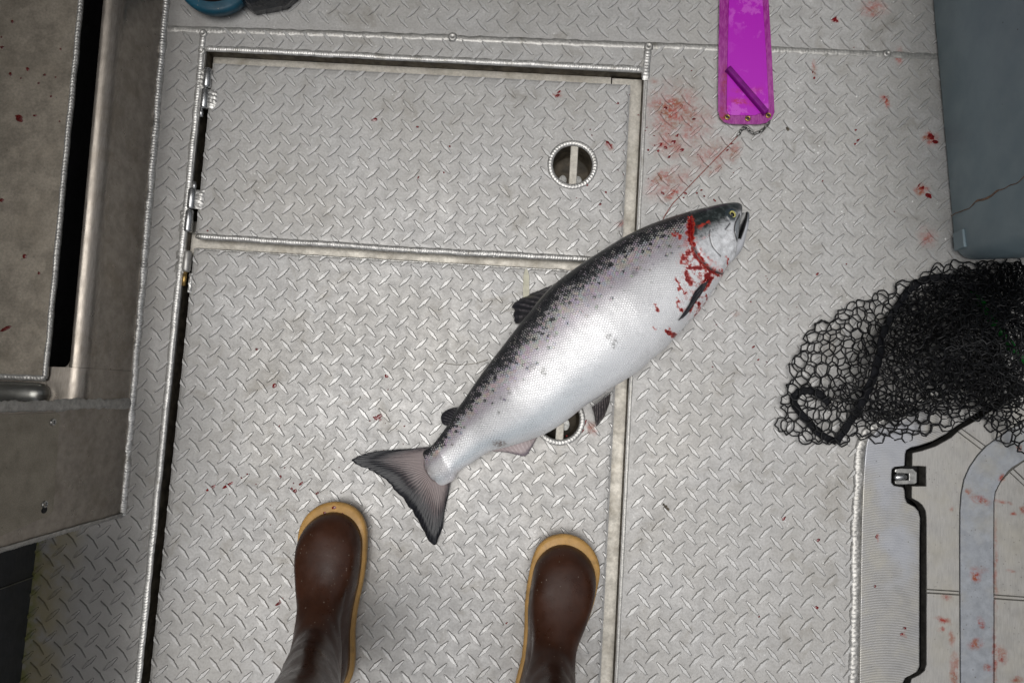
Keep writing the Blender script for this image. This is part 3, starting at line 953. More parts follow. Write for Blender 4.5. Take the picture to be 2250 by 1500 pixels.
plate('lid_base', lide + [(0.97, lide[-1][1]), (0.97, lide[0][1])], [], -0.020, 0.0006, M['groove'], hatch, bevel=0.001)

# track outlines (outer and inner curves) and panels between them
TO = [(2290, 905), (2250, 925), (2210, 948), (2168, 978), (2148, 999), (2130, 1025), (2118, 1052), (2111.5, 1084), (2109, 1120), (2108.5, 1200), (2109, 1296), (2109.5, 1400), (2110, 1500), (2110, 1620)]
TI = [(2290, 992), (2250, 1011), (2224, 1027), (2215, 1035), (2200, 1055), (2187, 1080), (2184, 1102), (2183.5, 1200), (2184, 1306), (2184, 1400), (2184, 1500), (2184, 1620)]
def wpts(L):
    return [tuple(P(x, y, 0.003)[:2]) for x, y in L]
def inset(poly, d):
    poly = orient(poly)
    n = len(poly)
    out = []
    for i in range(n):
        a, b, c = (Vector(poly[k % n]) for k in (i - 1, i, i + 1))
        e1 = (b - a).normalized(); e2 = (c - b).normalized()
        n1 = Vector((-e1.y, e1.x)); n2 = Vector((-e2.y, e2.x))
        m = n1 + n2
        if m.length < 1e-6: m = n1
        m.normalize()
        k = d / max(0.35, m.dot(n1))
        out.append(tuple(b + m * k))
    return out
def panel_piece(name, poly_px, mat, ztop=0.0032, d=0.0008):
    poly = inset(wpts(poly_px), d)
    return plate(name, poly, [], 0.0003, ztop, mat, hatch, bevel=0.0005, seg=1)
LE = LID_EDGE
DG1, DG2 = (2116, 936), (2163, 983)       # diagonal groove
panel_piece('panel', LE[4:20] + [(2035, 1200), (2035.5, 1294), (2109, 1298.5)] + TO[9:3:-1][:6] + [(2158, 988), (2104, 947)], M['panel'])
panel_piece('groove_strip', [(2104, 947), (2158, 988), (2166, 980), (2112, 941)], M['panel'], 0.0026)
panel_piece('panel', [(2112, 941), (2166, 980), (2210, 948), (2250, 925), (2290, 905), (2290, 846)] + LE[0:3], M['panel'])
panel_piece('groove_strip', [(2035.5, 1294), (2109, 1298.5), (2109, 1306), (2035.5, 1301.5)], M['panel'], 0.0026)
panel_piece('panel', [(2109, 1306), (2035.5, 1301.5)] + LE[21:] + [(2110, 1620), (2110, 1500), (2109.5, 1400)], M['panel'])
panel_piece('track', TO + TI[::-1], M['track'], 0.0036)
panel_piece('panel', [(2218, 1036)] + TI[4:9] + [(2340, 1317), (2340, 1150)], M['panel'])
panel_piece('groove_strip', [(2184, 1306), (2340, 1317), (2340, 1325), (2184, 1314)], M['panel'], 0.0026)
panel_piece('panel', [(2184, 1314), (2340, 1325), (2340, 1620), (2184, 1620)], M['panel'])
panel_piece('groove_strip', [(2218, 1036), (2340, 1150), (2340, 1138), (2226, 1029)], M['panel'], 0.0026)
panel_piece('panel', [(2226, 1029), (2340, 1138), (2340, 1000), (2290, 994), (2250, 1012)], M['panel'])
# latch in its pocket
plate('latch_pocket', [tuple(P(x, y)[:2]) for x, y in ((1958, 1021), (2038, 1021), (2038, 1072), (1958, 1072))], [], -0.0275, -0.025, M['black_void'], hatch)
def pxy(x, y): return tuple(P(x, y)[:2])
fork = [(1970, 1031), (1978, 1029), (2010, 1030), (2018, 1038), (2018, 1060), (2014, 1064), (1978, 1065), (1970, 1063), (1968, 1057), (1975, 1055), (2000, 1055), (2000, 1041), (1975, 1040), (1968, 1037)]
latch = plate('latch', [pxy(*q) for q in fork], [], -0.010, -0.0035, M['latch_steel'], hatch, bevel=0.0014)
rl = [P(1966, 1048), P(1994, 1048)]
mk('roller', *tube_geo([(rl[0].x, rl[0].y, -.004), (rl[0].x + .003, rl[0].y, -.004), (rl[1].x - .003, rl[1].y, -.004), (rl[1].x, rl[1].y, -.004)], [0.003, 0.0052, 0.0052, 0.003], 14), M['steel'], latch, smooth=True)

# ------------------------------------------------------------------ salmon
STN = [((950, 977), (998, 1053)), ((962, 963), (1007, 1036)), ((981, 937), (1040, 1014)), ((1000, 905), (1075, 992)), ((1020, 877), (1120, 980)),
       ((1045, 840), (1165, 966)), ((1070, 805), (1207, 948)), ((1100, 766), (1248, 921)), ((1130, 727), (1284, 892)), ((1160, 690), (1321, 868)),
       ((1190, 653), (1361, 842)), ((1220, 623), (1399, 818)), ((1255, 596), (1431, 790)), ((1290, 572), (1462, 764)), ((1329, 547), (1487, 736)),
       ((1370, 522), (1511, 711)), ((1410, 502), (1533, 688)), ((1450, 486), (1551, 664)), ((1490, 473), (1567, 639)), ((1525, 463), (1582, 614)),
       ((1555, 456), (1596, 589)), ((1580, 450), (1612, 566)), ((1600, 447), (1617, 540)), ((1613, 446), (1619.5, 512)), ((1622, 447), (1625, 486)), ((1628.5, 450.5), (1629.5, 466))]
# tail end rounding in front of station 0
STN = [((921, 1004), (945, 1068))] + [((932, 990), (972, 1066))] + STN
arr = np.array([[*a, *b] for a, b in STN], float)
RN = 26
ring = catmull(arr, RN)
NRING = len(ring)
NTOP, NBOT = 120, 30
hwpx = np.hypot(ring[:, 0] - ring[:, 2], ring[:, 1] - ring[:, 3]) / 2
k_of = np.arange(NRING) / RN
ratio = np.interp(k_of, [0, 1, 2, 4, 8, 14, 19, 22, 24, 27], [.10, .24, .36, .42, .45, .47, .50, .52, .54, .58])
th = hwpx * 0.00074 * ratio
th = np.convolve(np.pad(th, 12, mode='edge'), np.ones(25) / 25, 'valid')
th[-3:] *= np.array([.92, .75, .5])
zc = th.copy()
_hk = np.clip((k_of - 19.0) / 8.0, 0, 1)
_z19 = th[int(19 * RN)]
zc = np.where(k_of > 19, _z19 + (0.027 - _z19) * _hk, zc)
phis = np.concatenate([np.linspace(0, math.pi, NTOP + 1), np.linspace(math.pi, 2 * math.pi, NBOT + 1)[1:-1]])
NPH = len(phis)
# feature curves in survey coordinates
GILL = catmull([(1509, 488), (1509, 497), (1508, 520), (1507, 537), (1511, 551), (1517, 564), (1525, 577), (1539, 591), (1553, 600), (1573, 605), (1587, 603), (1598, 594)], 6)
PREOP = catmull([(1549, 515), (1547, 523), (1548, 535), (1553, 551), (1563, 563), (1573, 571)], 5)
MAX1 = catmull([(1621, 474), (1614, 485), (1607, 497), (1604, 513), (1607, 525), (1612, 536)], 5)
MAX2 = catmull([(1621, 474), (1622, 492), (1620, 514), (1612, 536)], 5)
CHEEK = catmull([(1594, 499), (1588, 507), (1583, 513)], 4)
def dist_poly(p, poly):
    d = np.full(len(p), 1e9)
    for a, b in zip(poly[:-1], poly[1:]):
        ab = b - a
        L = (ab ** 2).sum() + 1e-9
        t = np.clip(((p - a) @ ab) / L, 0, 1)
        d = np.minimum(d, np.hypot(*(p - a - t[:, None] * ab).T))
    return d
cosv = np.cos(phis)
P2 = np.empty((NRING, NPH, 2))
for i in range(NRING):
    mid = (ring[i, :2] + ring[i, 2:]) / 2
    half = (ring[i, :2] - ring[i, 2:]) / 2
    P2[i] = mid + cosv[:, None] * half
flat2 = P2.reshape(-1, 2)
top_mask = np.tile(np.sin(phis) >= -1e-6, NRING)
dg = dist_poly(flat2, GILL); dp = dist_poly(flat2, PREOP); dm1 = dist_poly(flat2, MAX1); dm2 = dist_poly(flat2, MAX2); dc = dist_poly(flat2, CHEEK)
eye_c = np.array([1600.5, 478.5])
de = np.hypot(*(flat2 - eye_c).T)
gpoly = [tuple(q) for q in GILL] + [(1700, 560), (1700, 420), (1512, 440)]
head = pipv(flat2, gpoly)
maxpoly = [tuple(q) for q in MAX1] + [tuple(q) for q in MAX2[::-1]]
inmax = pipv(flat2, maxpoly)
sgn = np.where(head, 1.0, -1.0)
relief = np.zeros(len(flat2))
relief += np.where(head, 0.0030 * np.clip(dg / 6, 0, 1) * np.exp(-np.maximum(dg - 10, 0) / 60), 0.0)       # gill cover stands proud
relief -= 0.0030 * np.exp(-(dg / 3.0) ** 2)
relief -= 0.0010 * np.exp(-(dp / 1.6) ** 2)
relief += np.where(inmax, 0.0016, 0) - 0.0016 * np.exp(-(dm1 / 1.5) ** 2) - 0.001 * np.exp(-(dm2 / 1.2) ** 2)
relief -= 0.0010 * np.exp(-(dc / 1.6) ** 2)
relief += 0.0016 * np.exp(-((de - 12) / 3.5) ** 2) - 0.0022 * np.exp(-(de / 8) ** 4)
relief = relief * top_mask
VB = []
idx = 0
for i in range(NRING):
    for j in range(NPH):
        s = math.sin(phis[j])
        z = zc[i] + th[i] * math.copysign(abs(s) ** 0.86, s) + 0.0015
        if s > 0: z += relief[idx] * min(1, s * 2.5)
        z = max(z, 0.0012)
        q = P(P2[i, j, 0], P2[i, j, 1], zc[i])
        VB.append((q.x, q.y, z))
        idx += 1
FB = []
for i in range(NRING - 1):
    for j in range(NPH):
        a = i * NPH + j; b = i * NPH + (j + 1) % NPH
        FB.append((a, a + NPH, b + NPH, b))
FB.append(tuple(range(NPH))); FB.append(tuple((NRING - 1) * NPH + j for j in range(NPH))[::-1])
NBODY = len(VB)
# lower jaw: tapering lobe continuing the throat, joined to the body
jaw = catmull(np.array([(1578, 584, 10), (1597, 566, 14), (1619, 543, 12), (1630, 519, 8.5), (1637, 499, 6.5), (1641, 482, 5.2), (1642, 472, 4.6), (1641.5, 466, 2.6)], float), 8)
NJ = 20
J0 = len(VB)
jpx = []
for i, (x, y, r) in enumerate(jaw):
    d = jaw[min(i + 1, len(jaw) - 1)] - jaw[max(i - 1, 0)]
    nx, ny = -d[1], d[0]
    L = math.hypot(nx, ny); nx /= L; ny /= L
    for k in range(NJ):
        a = 2 * math.pi * k / NJ
        zz = 0.024 + math.sin(a) * r * 0.00074 * 1.25
        q = P(x + nx * r * math.cos(a), y + ny * r * math.cos(a), 0.024)
        VB.append((q.x, q.y, zz)); jpx.append((x + nx * r * math.cos(a), y + ny * r * math.cos(a)))
for i in range(len(jaw) - 1):
    for k in range(NJ):
        a = J0 + i * NJ + k; b = J0 + i * NJ + (k + 1) % NJ
        FB.append((a, b, b + NJ, a + NJ))
FB.append(tuple(J0 + (len(jaw) - 1) * NJ + k for k in range(NJ)))
# mouth lining: dark pad between the jaws
MO = [(1627, 468), (1638, 467), (1638, 482), (1633, 499), (1626, 515), (1617, 528), (1612, 515), (1616, 495), (1622, 478)]
K0 = len(VB)
for x, y in MO:
    q = P(x, y, 0.026); VB.append((q.x, q.y, 0.0262))
q = P(1627, 492, 0.020); VB.append((q.x, q.y, 0.0205))
for i in range(len(MO)):
    FB.append((K0 + i, K0 + (i + 1) % len(MO), K0 + len(MO)))
nmouth = len(MO)

salmon = thing('salmon', 'whole silver salmon with black-spotted back and bloodied gills lying on the deck', 'fish', P(1280, 760))
# ---- pigment, blood and scale masks
def fbm(x, y, s, o=4, seed=0.0):
    return np.array([noise.fractal(Vector((a * s, b * s, seed)), 1.0, 2.0, o) for a, b in zip(x, y)])
allpx = np.vstack([flat2, np.array(jpx), np.array(MO + [(1627, 492)], float)])
NA = len(allpx)
tt = np.tile((1 - np.cos(phis)) / 2, NRING)            # 0 back .. 1 belly
tt = np.concatenate([tt, np.full(NA - len(tt), 0.9)])
kk = np.concatenate([np.repeat(k_of, NPH), np.full(NA - len(flat2), 27.0)])
headA = np.concatenate([head, np.ones(NA - len(head), bool)])
n1 = fbm(allpx[:, 0], allpx[:, 1], 0.02, 4, 1.0); n2 = fbm(allpx[:, 0], allpx[:, 1], 0.09, 4, 5.0); n3 = fbm(allpx[:, 0], allpx[:, 1], 0.3, 3, 9.0)
def ss(a, b, x):
    t = np.clip((x - a) / (b - a), 0, 1)
    return t * t * (3 - 2 * t)
silver = ss(-0.01, 0.44, tt + 0.03 * n1 + 0.015 * n2)
# head: dark crown, pale cheek
crown = ss(0.50, 0.20, tt + 0.06 * n2 + 0.03 * n3)
col = np.zeros((NA, 3))
back = np.array([0.012, 0.014, 0.016]); mid1 = np.array([0.30, 0.27, 0.29]); pale = np.array([0.70, 0.70, 0.71]); belly = np.array([0.88, 0.885, 0.90])
def lerp(a, b, t): return a + (b - a) * t[:, None]
body_c = lerp(np.tile(back, (NA, 1)), np.tile(mid1, (NA, 1)), ss(0.03, 0.22, tt))
body_c = lerp(body_c, np.tile(pale, (NA, 1)), ss(0.22, 0.52, tt + 0.03 * n1))
body_c = lerp(body_c, np.tile(belly, (NA, 1)), ss(0.45, 0.75, tt))
# lilac / golden sheen along the flank
sheen = np.exp(-((tt - 0.30) / 0.09) ** 2)
gold = np.exp(-((tt - 0.22) / 0.06) ** 2) * ss(-0.2, 0.4, n1)
body_c = lerp(body_c, np.tile(np.array([0.44, 0.39, 0.47]), (NA, 1)), 0.38 * sheen)
body_c = lerp(body_c, np.tile(np.array([0.52, 0.40, 0.27]), (NA, 1)), 0.45 * gold)
# bluish lower flank
body_c = lerp(body_c, np.tile(np.array([0.56, 0.63, 0.68]), (NA, 1)), 0.75 * np.exp(-((tt - 0.82) / 0.13) ** 2) * ss(16, 6, kk))
head_c = lerp(np.tile(np.array([0.68, 0.69, 0.71]), (NA, 1)), np.tile(np.array([0.022, 0.028, 0.028]), (NA, 1)), np.clip(crown * 1.15, 0, 1))
head_c = head_c * (1 + 0.35 * n2 + 0.2 * n3)[:, None]
head_c = lerp(head_c, np.tile(np.array([0.07, 0.085, 0.085]), (NA, 1)), 0.75 * ss(0.1, 0.45, n2 + 0.4 * n3) * ss(0.62, 0.30, tt))
col = np.where(headA[:, None], head_c, body_c)
_rs = np.random.RandomState(4)
spot = np.zeros(NA)
for _ in range(210):
    kq = _rs.uniform(2.5, 19.0); tq = 0.05 + 0.36 * _rs.rand() ** 1.6
    i_ = int(kq * RN); c_ = ring[i_, :2] + (ring[i_, 2:] - ring[i_, :2]) * tq
    r_ = _rs.uniform(2.0, 4.6)
    near = np.where((np.abs(allpx[:, 0] - c_[0]) < 12) & (np.abs(allpx[:, 1] - c_[1]) < 12))[0]
    d_ = np.hypot(allpx[near, 0] - c_[0], allpx[near, 1] - c_[1])
    spot[near] = np.maximum(spot[near], np.exp(-(d_ / r_) ** 4) * _rs.uniform(.5, 1.0))
spot[len(flat2):] = 0
spot *= ~headA
col = lerp(col, np.tile(np.array([0.018, 0.018, 0.02]), (NA, 1)), np.clip(spot, 0, 1))
silver = silver * (1 - 0.85 * spot)
# head dark area joins the back just behind the gill cover
# grey smudges and spots on the flank
SM = [(1385, 610, 7), (1421, 632, 4), (1116, 818, 16), (1122, 800, 9), (1166, 806, 12), (1206, 735, 6), (1215, 742, 5), (1214, 726, 6), (1222, 705, 5), (1330, 745, 8), (1345, 755, 9), (1340, 765, 6),
      (1190, 815, 9), (1195, 822, 7), (1120, 865, 7), (1113, 880, 5), (1103, 875, 5), (1058, 918, 4), (1098, 905, 4), (1146, 766, 6), (1130, 775, 7), (1155, 760, 4), (1175, 722, 4), (1140, 860, 4)]
for (x, y, r) in SM:
    d = np.hypot(allpx[:, 0] - x, allpx[:, 1] - y)
    m = np.clip(1.3 * np.exp(-(d / (0.75 * r)) ** 2) * (0.35 + 1.6 * n3 + 0.8 * n2), 0, 0.7)
    col = lerp(col, np.tile(np.array([0.09, 0.09, 0.085]), (NA, 1)), m)
# brown bruise near the vent
d = np.hypot((allpx[:, 0] - 1098) / 14, (allpx[:, 1] - 973) / 7)
col = lerp(col, np.tile(np.array([0.10, 0.045, 0.02]), (NA, 1)), np.clip(1.3 * np.exp(-d ** 2) * (0.6 + 1.2 * n3), 0, 0.9))
# pink belly edge toward the tail
d = np.hypot((allpx[:, 0] - 990) / 26, (allpx[:, 1] - 1045) / 26)
col = lerp(col, np.tile(np.array([0.55, 0.30, 0.28]), (NA, 1)), 0.15 * np.exp(-d ** 2))
col = lerp(col, np.tile(np.array([0.20, 0.165, 0.16]), (NA, 1)), np.clip(ss(1.3, -0.1, kk) * (0.75 + 0.8 * n2), 0, 0.9))
dgA = np.concatenate([dg, np.full(NA - len(dg), 99.)]); dpA = np.concatenate([dp, np.full(NA - len(dp), 99.)])
dm = np.concatenate([np.minimum(dm1, dm2 * 1.3), np.full(NA - len(dp), 99.)]); dcA = np.concatenate([dc, np.full(NA - len(dc), 99.)])
inm = np.concatenate([inmax, np.zeros(NA - len(inmax), bool)])
col = np.where((inm & (dm > 1))[:, None], np.array([0.24, 0.26, 0.28]) * (1 + 0.3 * n2)[:, None], col)
for dd, w, k in ((dgA, 2.6, 1.0), (dpA, 1.1, .8), (dm, 1.3, .9), (dcA, 1.6, .8)):
    col = lerp(col, np.tile(np.array([0.02, 0.018, 0.02]), (NA, 1)), np.clip(k * 1.3 * np.exp(-(dd / w) ** 2), 0, 1))
deA = np.hypot(*(allpx - eye_c).T)
col = lerp(col, np.tile(np.array([0.03, 0.045, 0.055]), (NA, 1)), np.clip(1.3 * np.exp(-((deA) / 15) ** 4) * (0.6 + 0.5 * (allpx[:, 0] < 1606)), 0, 0.9))
# jaws: dark tips
d = np.hypot(allpx[:, 0] - 1640, allpx[:, 1] - 470)
jm = np.zeros(NA, bool); jm[len(flat2):len(flat2) + len(jpx)] = True
col = np.where(jm[:, None], lerp(np.tile(np.array([0.50, 0.51, 0.54]), (NA, 1)), np.tile(np.array([0.05, 0.06, 0.07]), (NA, 1)), ss(34, 6, d) * .85), col)
d = np.hypot(allpx[:, 0] - 1627, allpx[:, 1] - 454)
col = np.where((headA & ~jm)[:, None], lerp(col, np.tile(np.array([0.035, 0.04, 0.045]), (NA, 1)), ss(24, 8, d)), col)
jin = np.zeros(NA, bool); jin[len(flat2):len(flat2) + len(jpx)] = np.tile(np.cos(2 * np.pi * np.arange(NJ) / NJ) < -0.15, len(jaw))
jin &= allpx[:, 1] < 527
col[jin] = 0.008
col[K0:] = 0.006
# blood: runs from the gill opening
blood = np.zeros(NA)
n4 = fbm(allpx[:, 0], allpx[:, 1], 0.11, 4, 21.0); n5 = fbm(allpx[:, 0], allpx[:, 1], 0.11, 4, 33.0)
warped = allpx + np.stack([n4, n5], 1) * 6.0
def streak(pts, w, st=1.0, rag=0.5):
    global blood
    d_ = dist_poly(warped, catmull(np.array(pts, float), 5)) / (w * (1 + rag * n2).clip(0.3))
    blood = np.maximum(blood, st * np.exp(-np.abs(d_) ** 2.6) * (0.62 + 0.5 * ss(-0.4, 0.25, n4 + n5)))
streak([(1509, 490), (1508, 505), (1507, 520), (1506, 538)], 7.0, 1.1, 0.5)
streak([(1506, 535), (1508, 552), (1513, 564), (1521, 577), (1535, 592), (1550, 602), (1572, 607), (1588, 604), (1598, 596)], 5.5, 1.0, 0.7)
streak([(1540, 594), (1522, 600), (1504, 597), (1496, 606), (1499, 621), (1506, 633)], 4.6, 1.0, 0.7)
streak([(1552, 603), (1546, 611), (1539, 622)], 6.5, 1.0, 0.6)
streak([(1514, 560), (1500, 569), (1490, 580)], 5, 0.8, 1.2)
streak([(1512, 575), (1498, 585), (1484, 590)], 5, 0.7, 1.3)
streak([(1551, 620), (1536, 638), (1522, 655), (1512, 672), (1506, 686)], 6.0, 1.0, 0.7)
streak([(1457, 730), (1470, 737), (1482, 740), (1494, 737), (1498, 729)], 3.8, 1.0, 0.9)
streak([(1474, 622), (1480, 638), (1489, 650), (1498, 651)], 3.0, 0.8, 1.1)
streak([(1477, 664), (1479, 682), (1490, 692)], 2.8, 0.75, 1.1)
streak([(1527, 672), (1531, 688), (1522, 701)], 4.5, 0.85, 0.9)
streak([(1545, 655), (1550, 668), (1543, 675)], 3.5, 0.8, 1.0)
streak([(1432, 680), (1435, 690)], 3.5, 0.7, 1.0)
streak([(1424, 724), (1430, 728)], 3.2, 0.6, 1.0)
streak([(1476, 522), (1482, 532)], 6.5, 0.6, 1.5)
streak([(1517, 545), (1530, 535), (1545, 528)], 4.0, 0.32, 1.6)
streak([(1515, 512), (1530, 507), (1548, 497)], 4.0, 0.38, 1.6)
streak([(1530, 560), (1540, 575), (1560, 588)], 4.0, 0.36, 1.6)
streak([(1588, 575), (1592, 588), (1590, 600)], 4.0, 0.7, 1.4)
for (x, y, rx, ry, st) in ((1522, 615, 45, 40, .42), (1520, 665, 40, 44, .34), (1500, 560, 26, 40, .36), (1540, 600, 40, 22, .40)):
    d = np.hypot((allpx[:, 0] - x) / rx, (allpx[:, 1] - y) / ry)
    blood = np.maximum(blood, st * np.exp(-d ** 2) * ss(-0.35, 0.3, n2 + 0.5 * n3))
blood *= 1 - 0.85 * np.exp(-(dgA / 2.3) ** 2) * ss(540, 556, allpx[:, 1])
blood = np.clip(blood * (tt > 0.02), 0, 1)
blood[K0:] = 0
scl = np.where(headA, 0.0, 1.0) * ss(0.0, 0.04, tt) * ss(-0.5, 0.5, kk)
body_uv = np.zeros((NA, 2))
# arc-length texture coordinates so that scales keep their size
VBa = np.array(VB)
midl = np.array([P((ring[i, 0] + ring[i, 2]) / 2, (ring[i, 1] + ring[i, 3]) / 2, 0) for i in range(NRING)])
slen = np.concatenate([[0], np.cumsum(np.hypot(*np.diff(midl[:, :2], axis=0).T))])
for i in range(NRING):
    ringv = VBa[i * NPH:(i + 1) * NPH]
    seg = np.linalg.norm(np.diff(ringv[:NTOP + 1], axis=0), axis=1)
    cum = np.concatenate([[0], np.cumsum(seg)])
    half = cum[-1] / 2
    vv = np.zeros(NPH)
    vv[:NTOP + 1] = cum - half
    vv[NTOP + 1:] = np.linspace(half, -half, NPH - NTOP - 1)
    body_uv[i * NPH:(i + 1) * NPH, 0] = slen[i]
    body_uv[i * NPH:(i + 1) * NPH, 1] = vv

def salmon_skin():
    t = NT('salmon_skin')
    uv = t.uv()
    pig = t.attr('pigment').outputs['Color']
    bl = t.attr('blood').outputs['Fac']
    sc = t.attr('scales').outputs['Fac']
    sv = t.attr('silver').outputs['Fac']
    p = t.pos()
    # rows of overlapping scales: nearest point of two interleaved lattices
    wob = t.noise(uv, 55, 2, 0.5, out=1)
    vs = t.n('ShaderNodeVectorMath', operation='SUBTRACT'); t.l(wob, vs.inputs[0]); vs.inputs[1].default_value = (.5, .5, .5)
    vm = t.n('ShaderNodeVectorMath', operation='SCALE'); t.l(vs.outputs[0], vm.inputs[0]); vm.inputs['Scale'].default_value = 0.0032
    va = t.n('ShaderNodeVectorMath', operation='ADD'); t.l(uv, va.inputs[0]); t.l(vm.outputs[0], va.inputs[1])
    A_ = 0.0044
    def lat(off):
        q = t.map(va.outputs[0], (off, off, 0), (0, 0, 0), (1 / (A_ * 1.55), 1 / A_, 1))
        fr = t.n('ShaderNodeVectorMath', operation='FRACTION'); t.l(q, fr.inputs[0])
        sb = t.n('ShaderNodeVectorMath', operation='SUBTRACT'); t.l(fr.outputs[0], sb.inputs[0]); sb.inputs[1].default_value = (.5, .5, 0)
        sx_ = t.n('ShaderNodeSeparateXYZ'); t.l(sb.outputs[0], sx_.inputs[0])
        cb_ = t.n('ShaderNodeCombineXYZ'); t.l(t.math('MULTIPLY', sx_.outputs[0], 1.55), cb_.inputs[0]); t.l(sx_.outputs[1], cb_.inputs[1])
        ln_ = t.n('ShaderNodeVectorMath', operation='LENGTH'); t.l(cb_.outputs[0], ln_.inputs[0])
        return ln_.outputs['Value']
    vd = t.math('MINIMUM', lat(0.0), lat(0.5))
    edge = t.rng(vd, 0.56, 0.30, 0.0, 0.14)
    rndc = t.vor(uv, 190, 'F1', 1.0, 'Color')
    sep = t.n('ShaderNodeSeparateColor'); t.l(rndc, sep.inputs[0])
    # bright plate inside each scale, dark seam; towards the back plates shrink into dark skin
    thr = t.math('SUBTRACT', t.math('MULTIPLY', sv, 1.25), t.math('MULTIPLY', vd, 1.0))
    thr = t.math('ADD', thr, t.math('MULTIPLY', t.math('SUBTRACT', sep.outputs[0], 0.5), 0.35))
    thr = t.math('ADD', thr, t.math('MULTIPLY', t.math('SUBTRACT', t.noise(p, 60, 4, 0.7), 0.5), 0.7))
    plate_m = t.rng(thr, -0.10, 0.22)
    seam = t.rng(edge, 0.0, 0.12, 0.0, 1.0)
    lit = t.math('MULTIPLY', plate_m, t.math('ADD', 0.30, t.math('MULTIPLY', seam, 0.70)))
    iri = t.n('ShaderNodeHueSaturation'); t.l(t.mix(0.5, rndc, (0.75, 0.7, 0.72)), iri.inputs['Color']); iri.inputs['Saturation'].default_value = 0.8; iri.inputs['Value'].default_value = 1.15
    bright = t.mix(t.math('MULTIPLY', t.rng(sv, 0.95, 0.35), 0.38), pig, iri.outputs[0])
    lift = t.mix(t.rng(sv, 0.75, 0.05), bright, t.mix(0.6, bright, (0.50, 0.48, 0.50)))
    dark = t.mix(t.rng(sv, 0.5, 1.0), (0.014, 0.015, 0.018), t.mix(t.rng(t.noise(p, 22, 3), 0.35, 0.7, 0.12, 0.55), pig, (0.20, 0.20, 0.21)))
    scaled = t.mix(lit, dark, lift)
    col = t.mix(sc, pig, scaled)
    # blood film
    bn = t.math('MULTIPLY', bl, t.rng(t.noise(p, 140, 4, 0.7), 0.30, 0.60, 0.70, 1.15), clamp=True)
    bm = t.rng(bn, 0.05, 0.62)
    col = t.mix(bm, col, t.mix(t.rng(bn, 0.35, 0.9), (0.52, 0.045, 0.024), (0.21, 0.004, 0.006)))
    h = t.math('MULTIPLY', t.math('MULTIPLY', seam, sc), 1.0)
    nb = t.bump(t.noise(p, 260, 4, 0.7), 0.28, 0.0009, t.bump(h, 0.5, 0.0008, t.bump(t.noise(p, 30, 3), 0.25, 0.004)))
    met = t.math('MULTIPLY', t.math('MULTIPLY', lit, sc), 0.30)
    ro = t.math('SUBTRACT', t.rng(t.noise(p, 80, 4), 0.3, 0.7, 0.24, 0.42), t.math('MULTIPLY', bm, 0.16))
    return t.set(color=col, rough=ro, metal=met, spec=0.6, coat=0.5, coatr=0.14, normal=nb)
M['skin'] = salmon_skin()
body = mk('body', VB, FB, M['skin'], salmon, smooth=True, uvs=body_uv)
bme = body.data
def fattr(me, name, data, typ='FLOAT'):
    a = me.attributes.new(name, typ, 'POINT')
    if typ == 'FLOAT':
        a.data.foreach_set('value', np.asarray(data, np.float32))
    else:
        a.data.foreach_set('color', np.hstack([np.clip(data, 0, 1), np.ones((len(data), 1))]).astype(np.float32).ravel())
fattr(bme, 'pigment', col, 'FLOAT_COLOR')
fattr(bme, 'blood', blood)
fattr(bme, 'scales', scl)
fattr(bme, 'silver', silver)

# eye
M['iris'] = simple('fish_iris', (0.52, 0.48, 0.16), 0.25, 0.1, 0.25, 400, 0.02, coat=0.3)
M['pupil'] = simple('fish_pupil', (0.003, 0.003, 0.004), 0.2, 0, 0.1, 50, 0.0, spec=0.3)
zi = int(np.argmin(np.hypot(*(flat2 - eye_c).T) + 1000 * (~top_mask)))
ez = VBa[zi][2]
ec = Vector((VBa[zi][0], VBa[zi][1], ez))
def dome(c, rx, ry, h, ang, rings=6, n=24):
    V, F = [], []
    for j in range(rings + 1):
        a = j / rings * math.pi / 2
        r = math.cos(a); z = math.sin(a) * h
        for i in range(n):
            b = 2 * math.pi * i / n
            x, y = rx * r * math.cos(b), ry * r * math.sin(b)
            V.append((c[0] + x * math.cos(ang) - y * math.sin(ang), c[1] + x * math.sin(ang) + y * math.cos(ang), c[2] + z))
    for j in range(rings):
        for i in range(n):
            F.append((j * n + i, j * n + (i + 1) % n, (j + 1) * n + (i + 1) % n, (j + 1) * n + i))
    F.append(tuple(rings * n + i for i in range(n)))
    return V, F
eye = mk('eye', *dome((ec.x, ec.y, ec.z - 0.0008), 0.0068, 0.0080, 0.0022, math.radians(25)), M['iris'], salmon, smooth=True)
mk('pupil', *dome((ec.x + .0002, ec.y + .0003, ec.z + 0.0008), 0.0032, 0.0040, 0.0013, math.radians(25)), M['pupil'], eye, smooth=True)

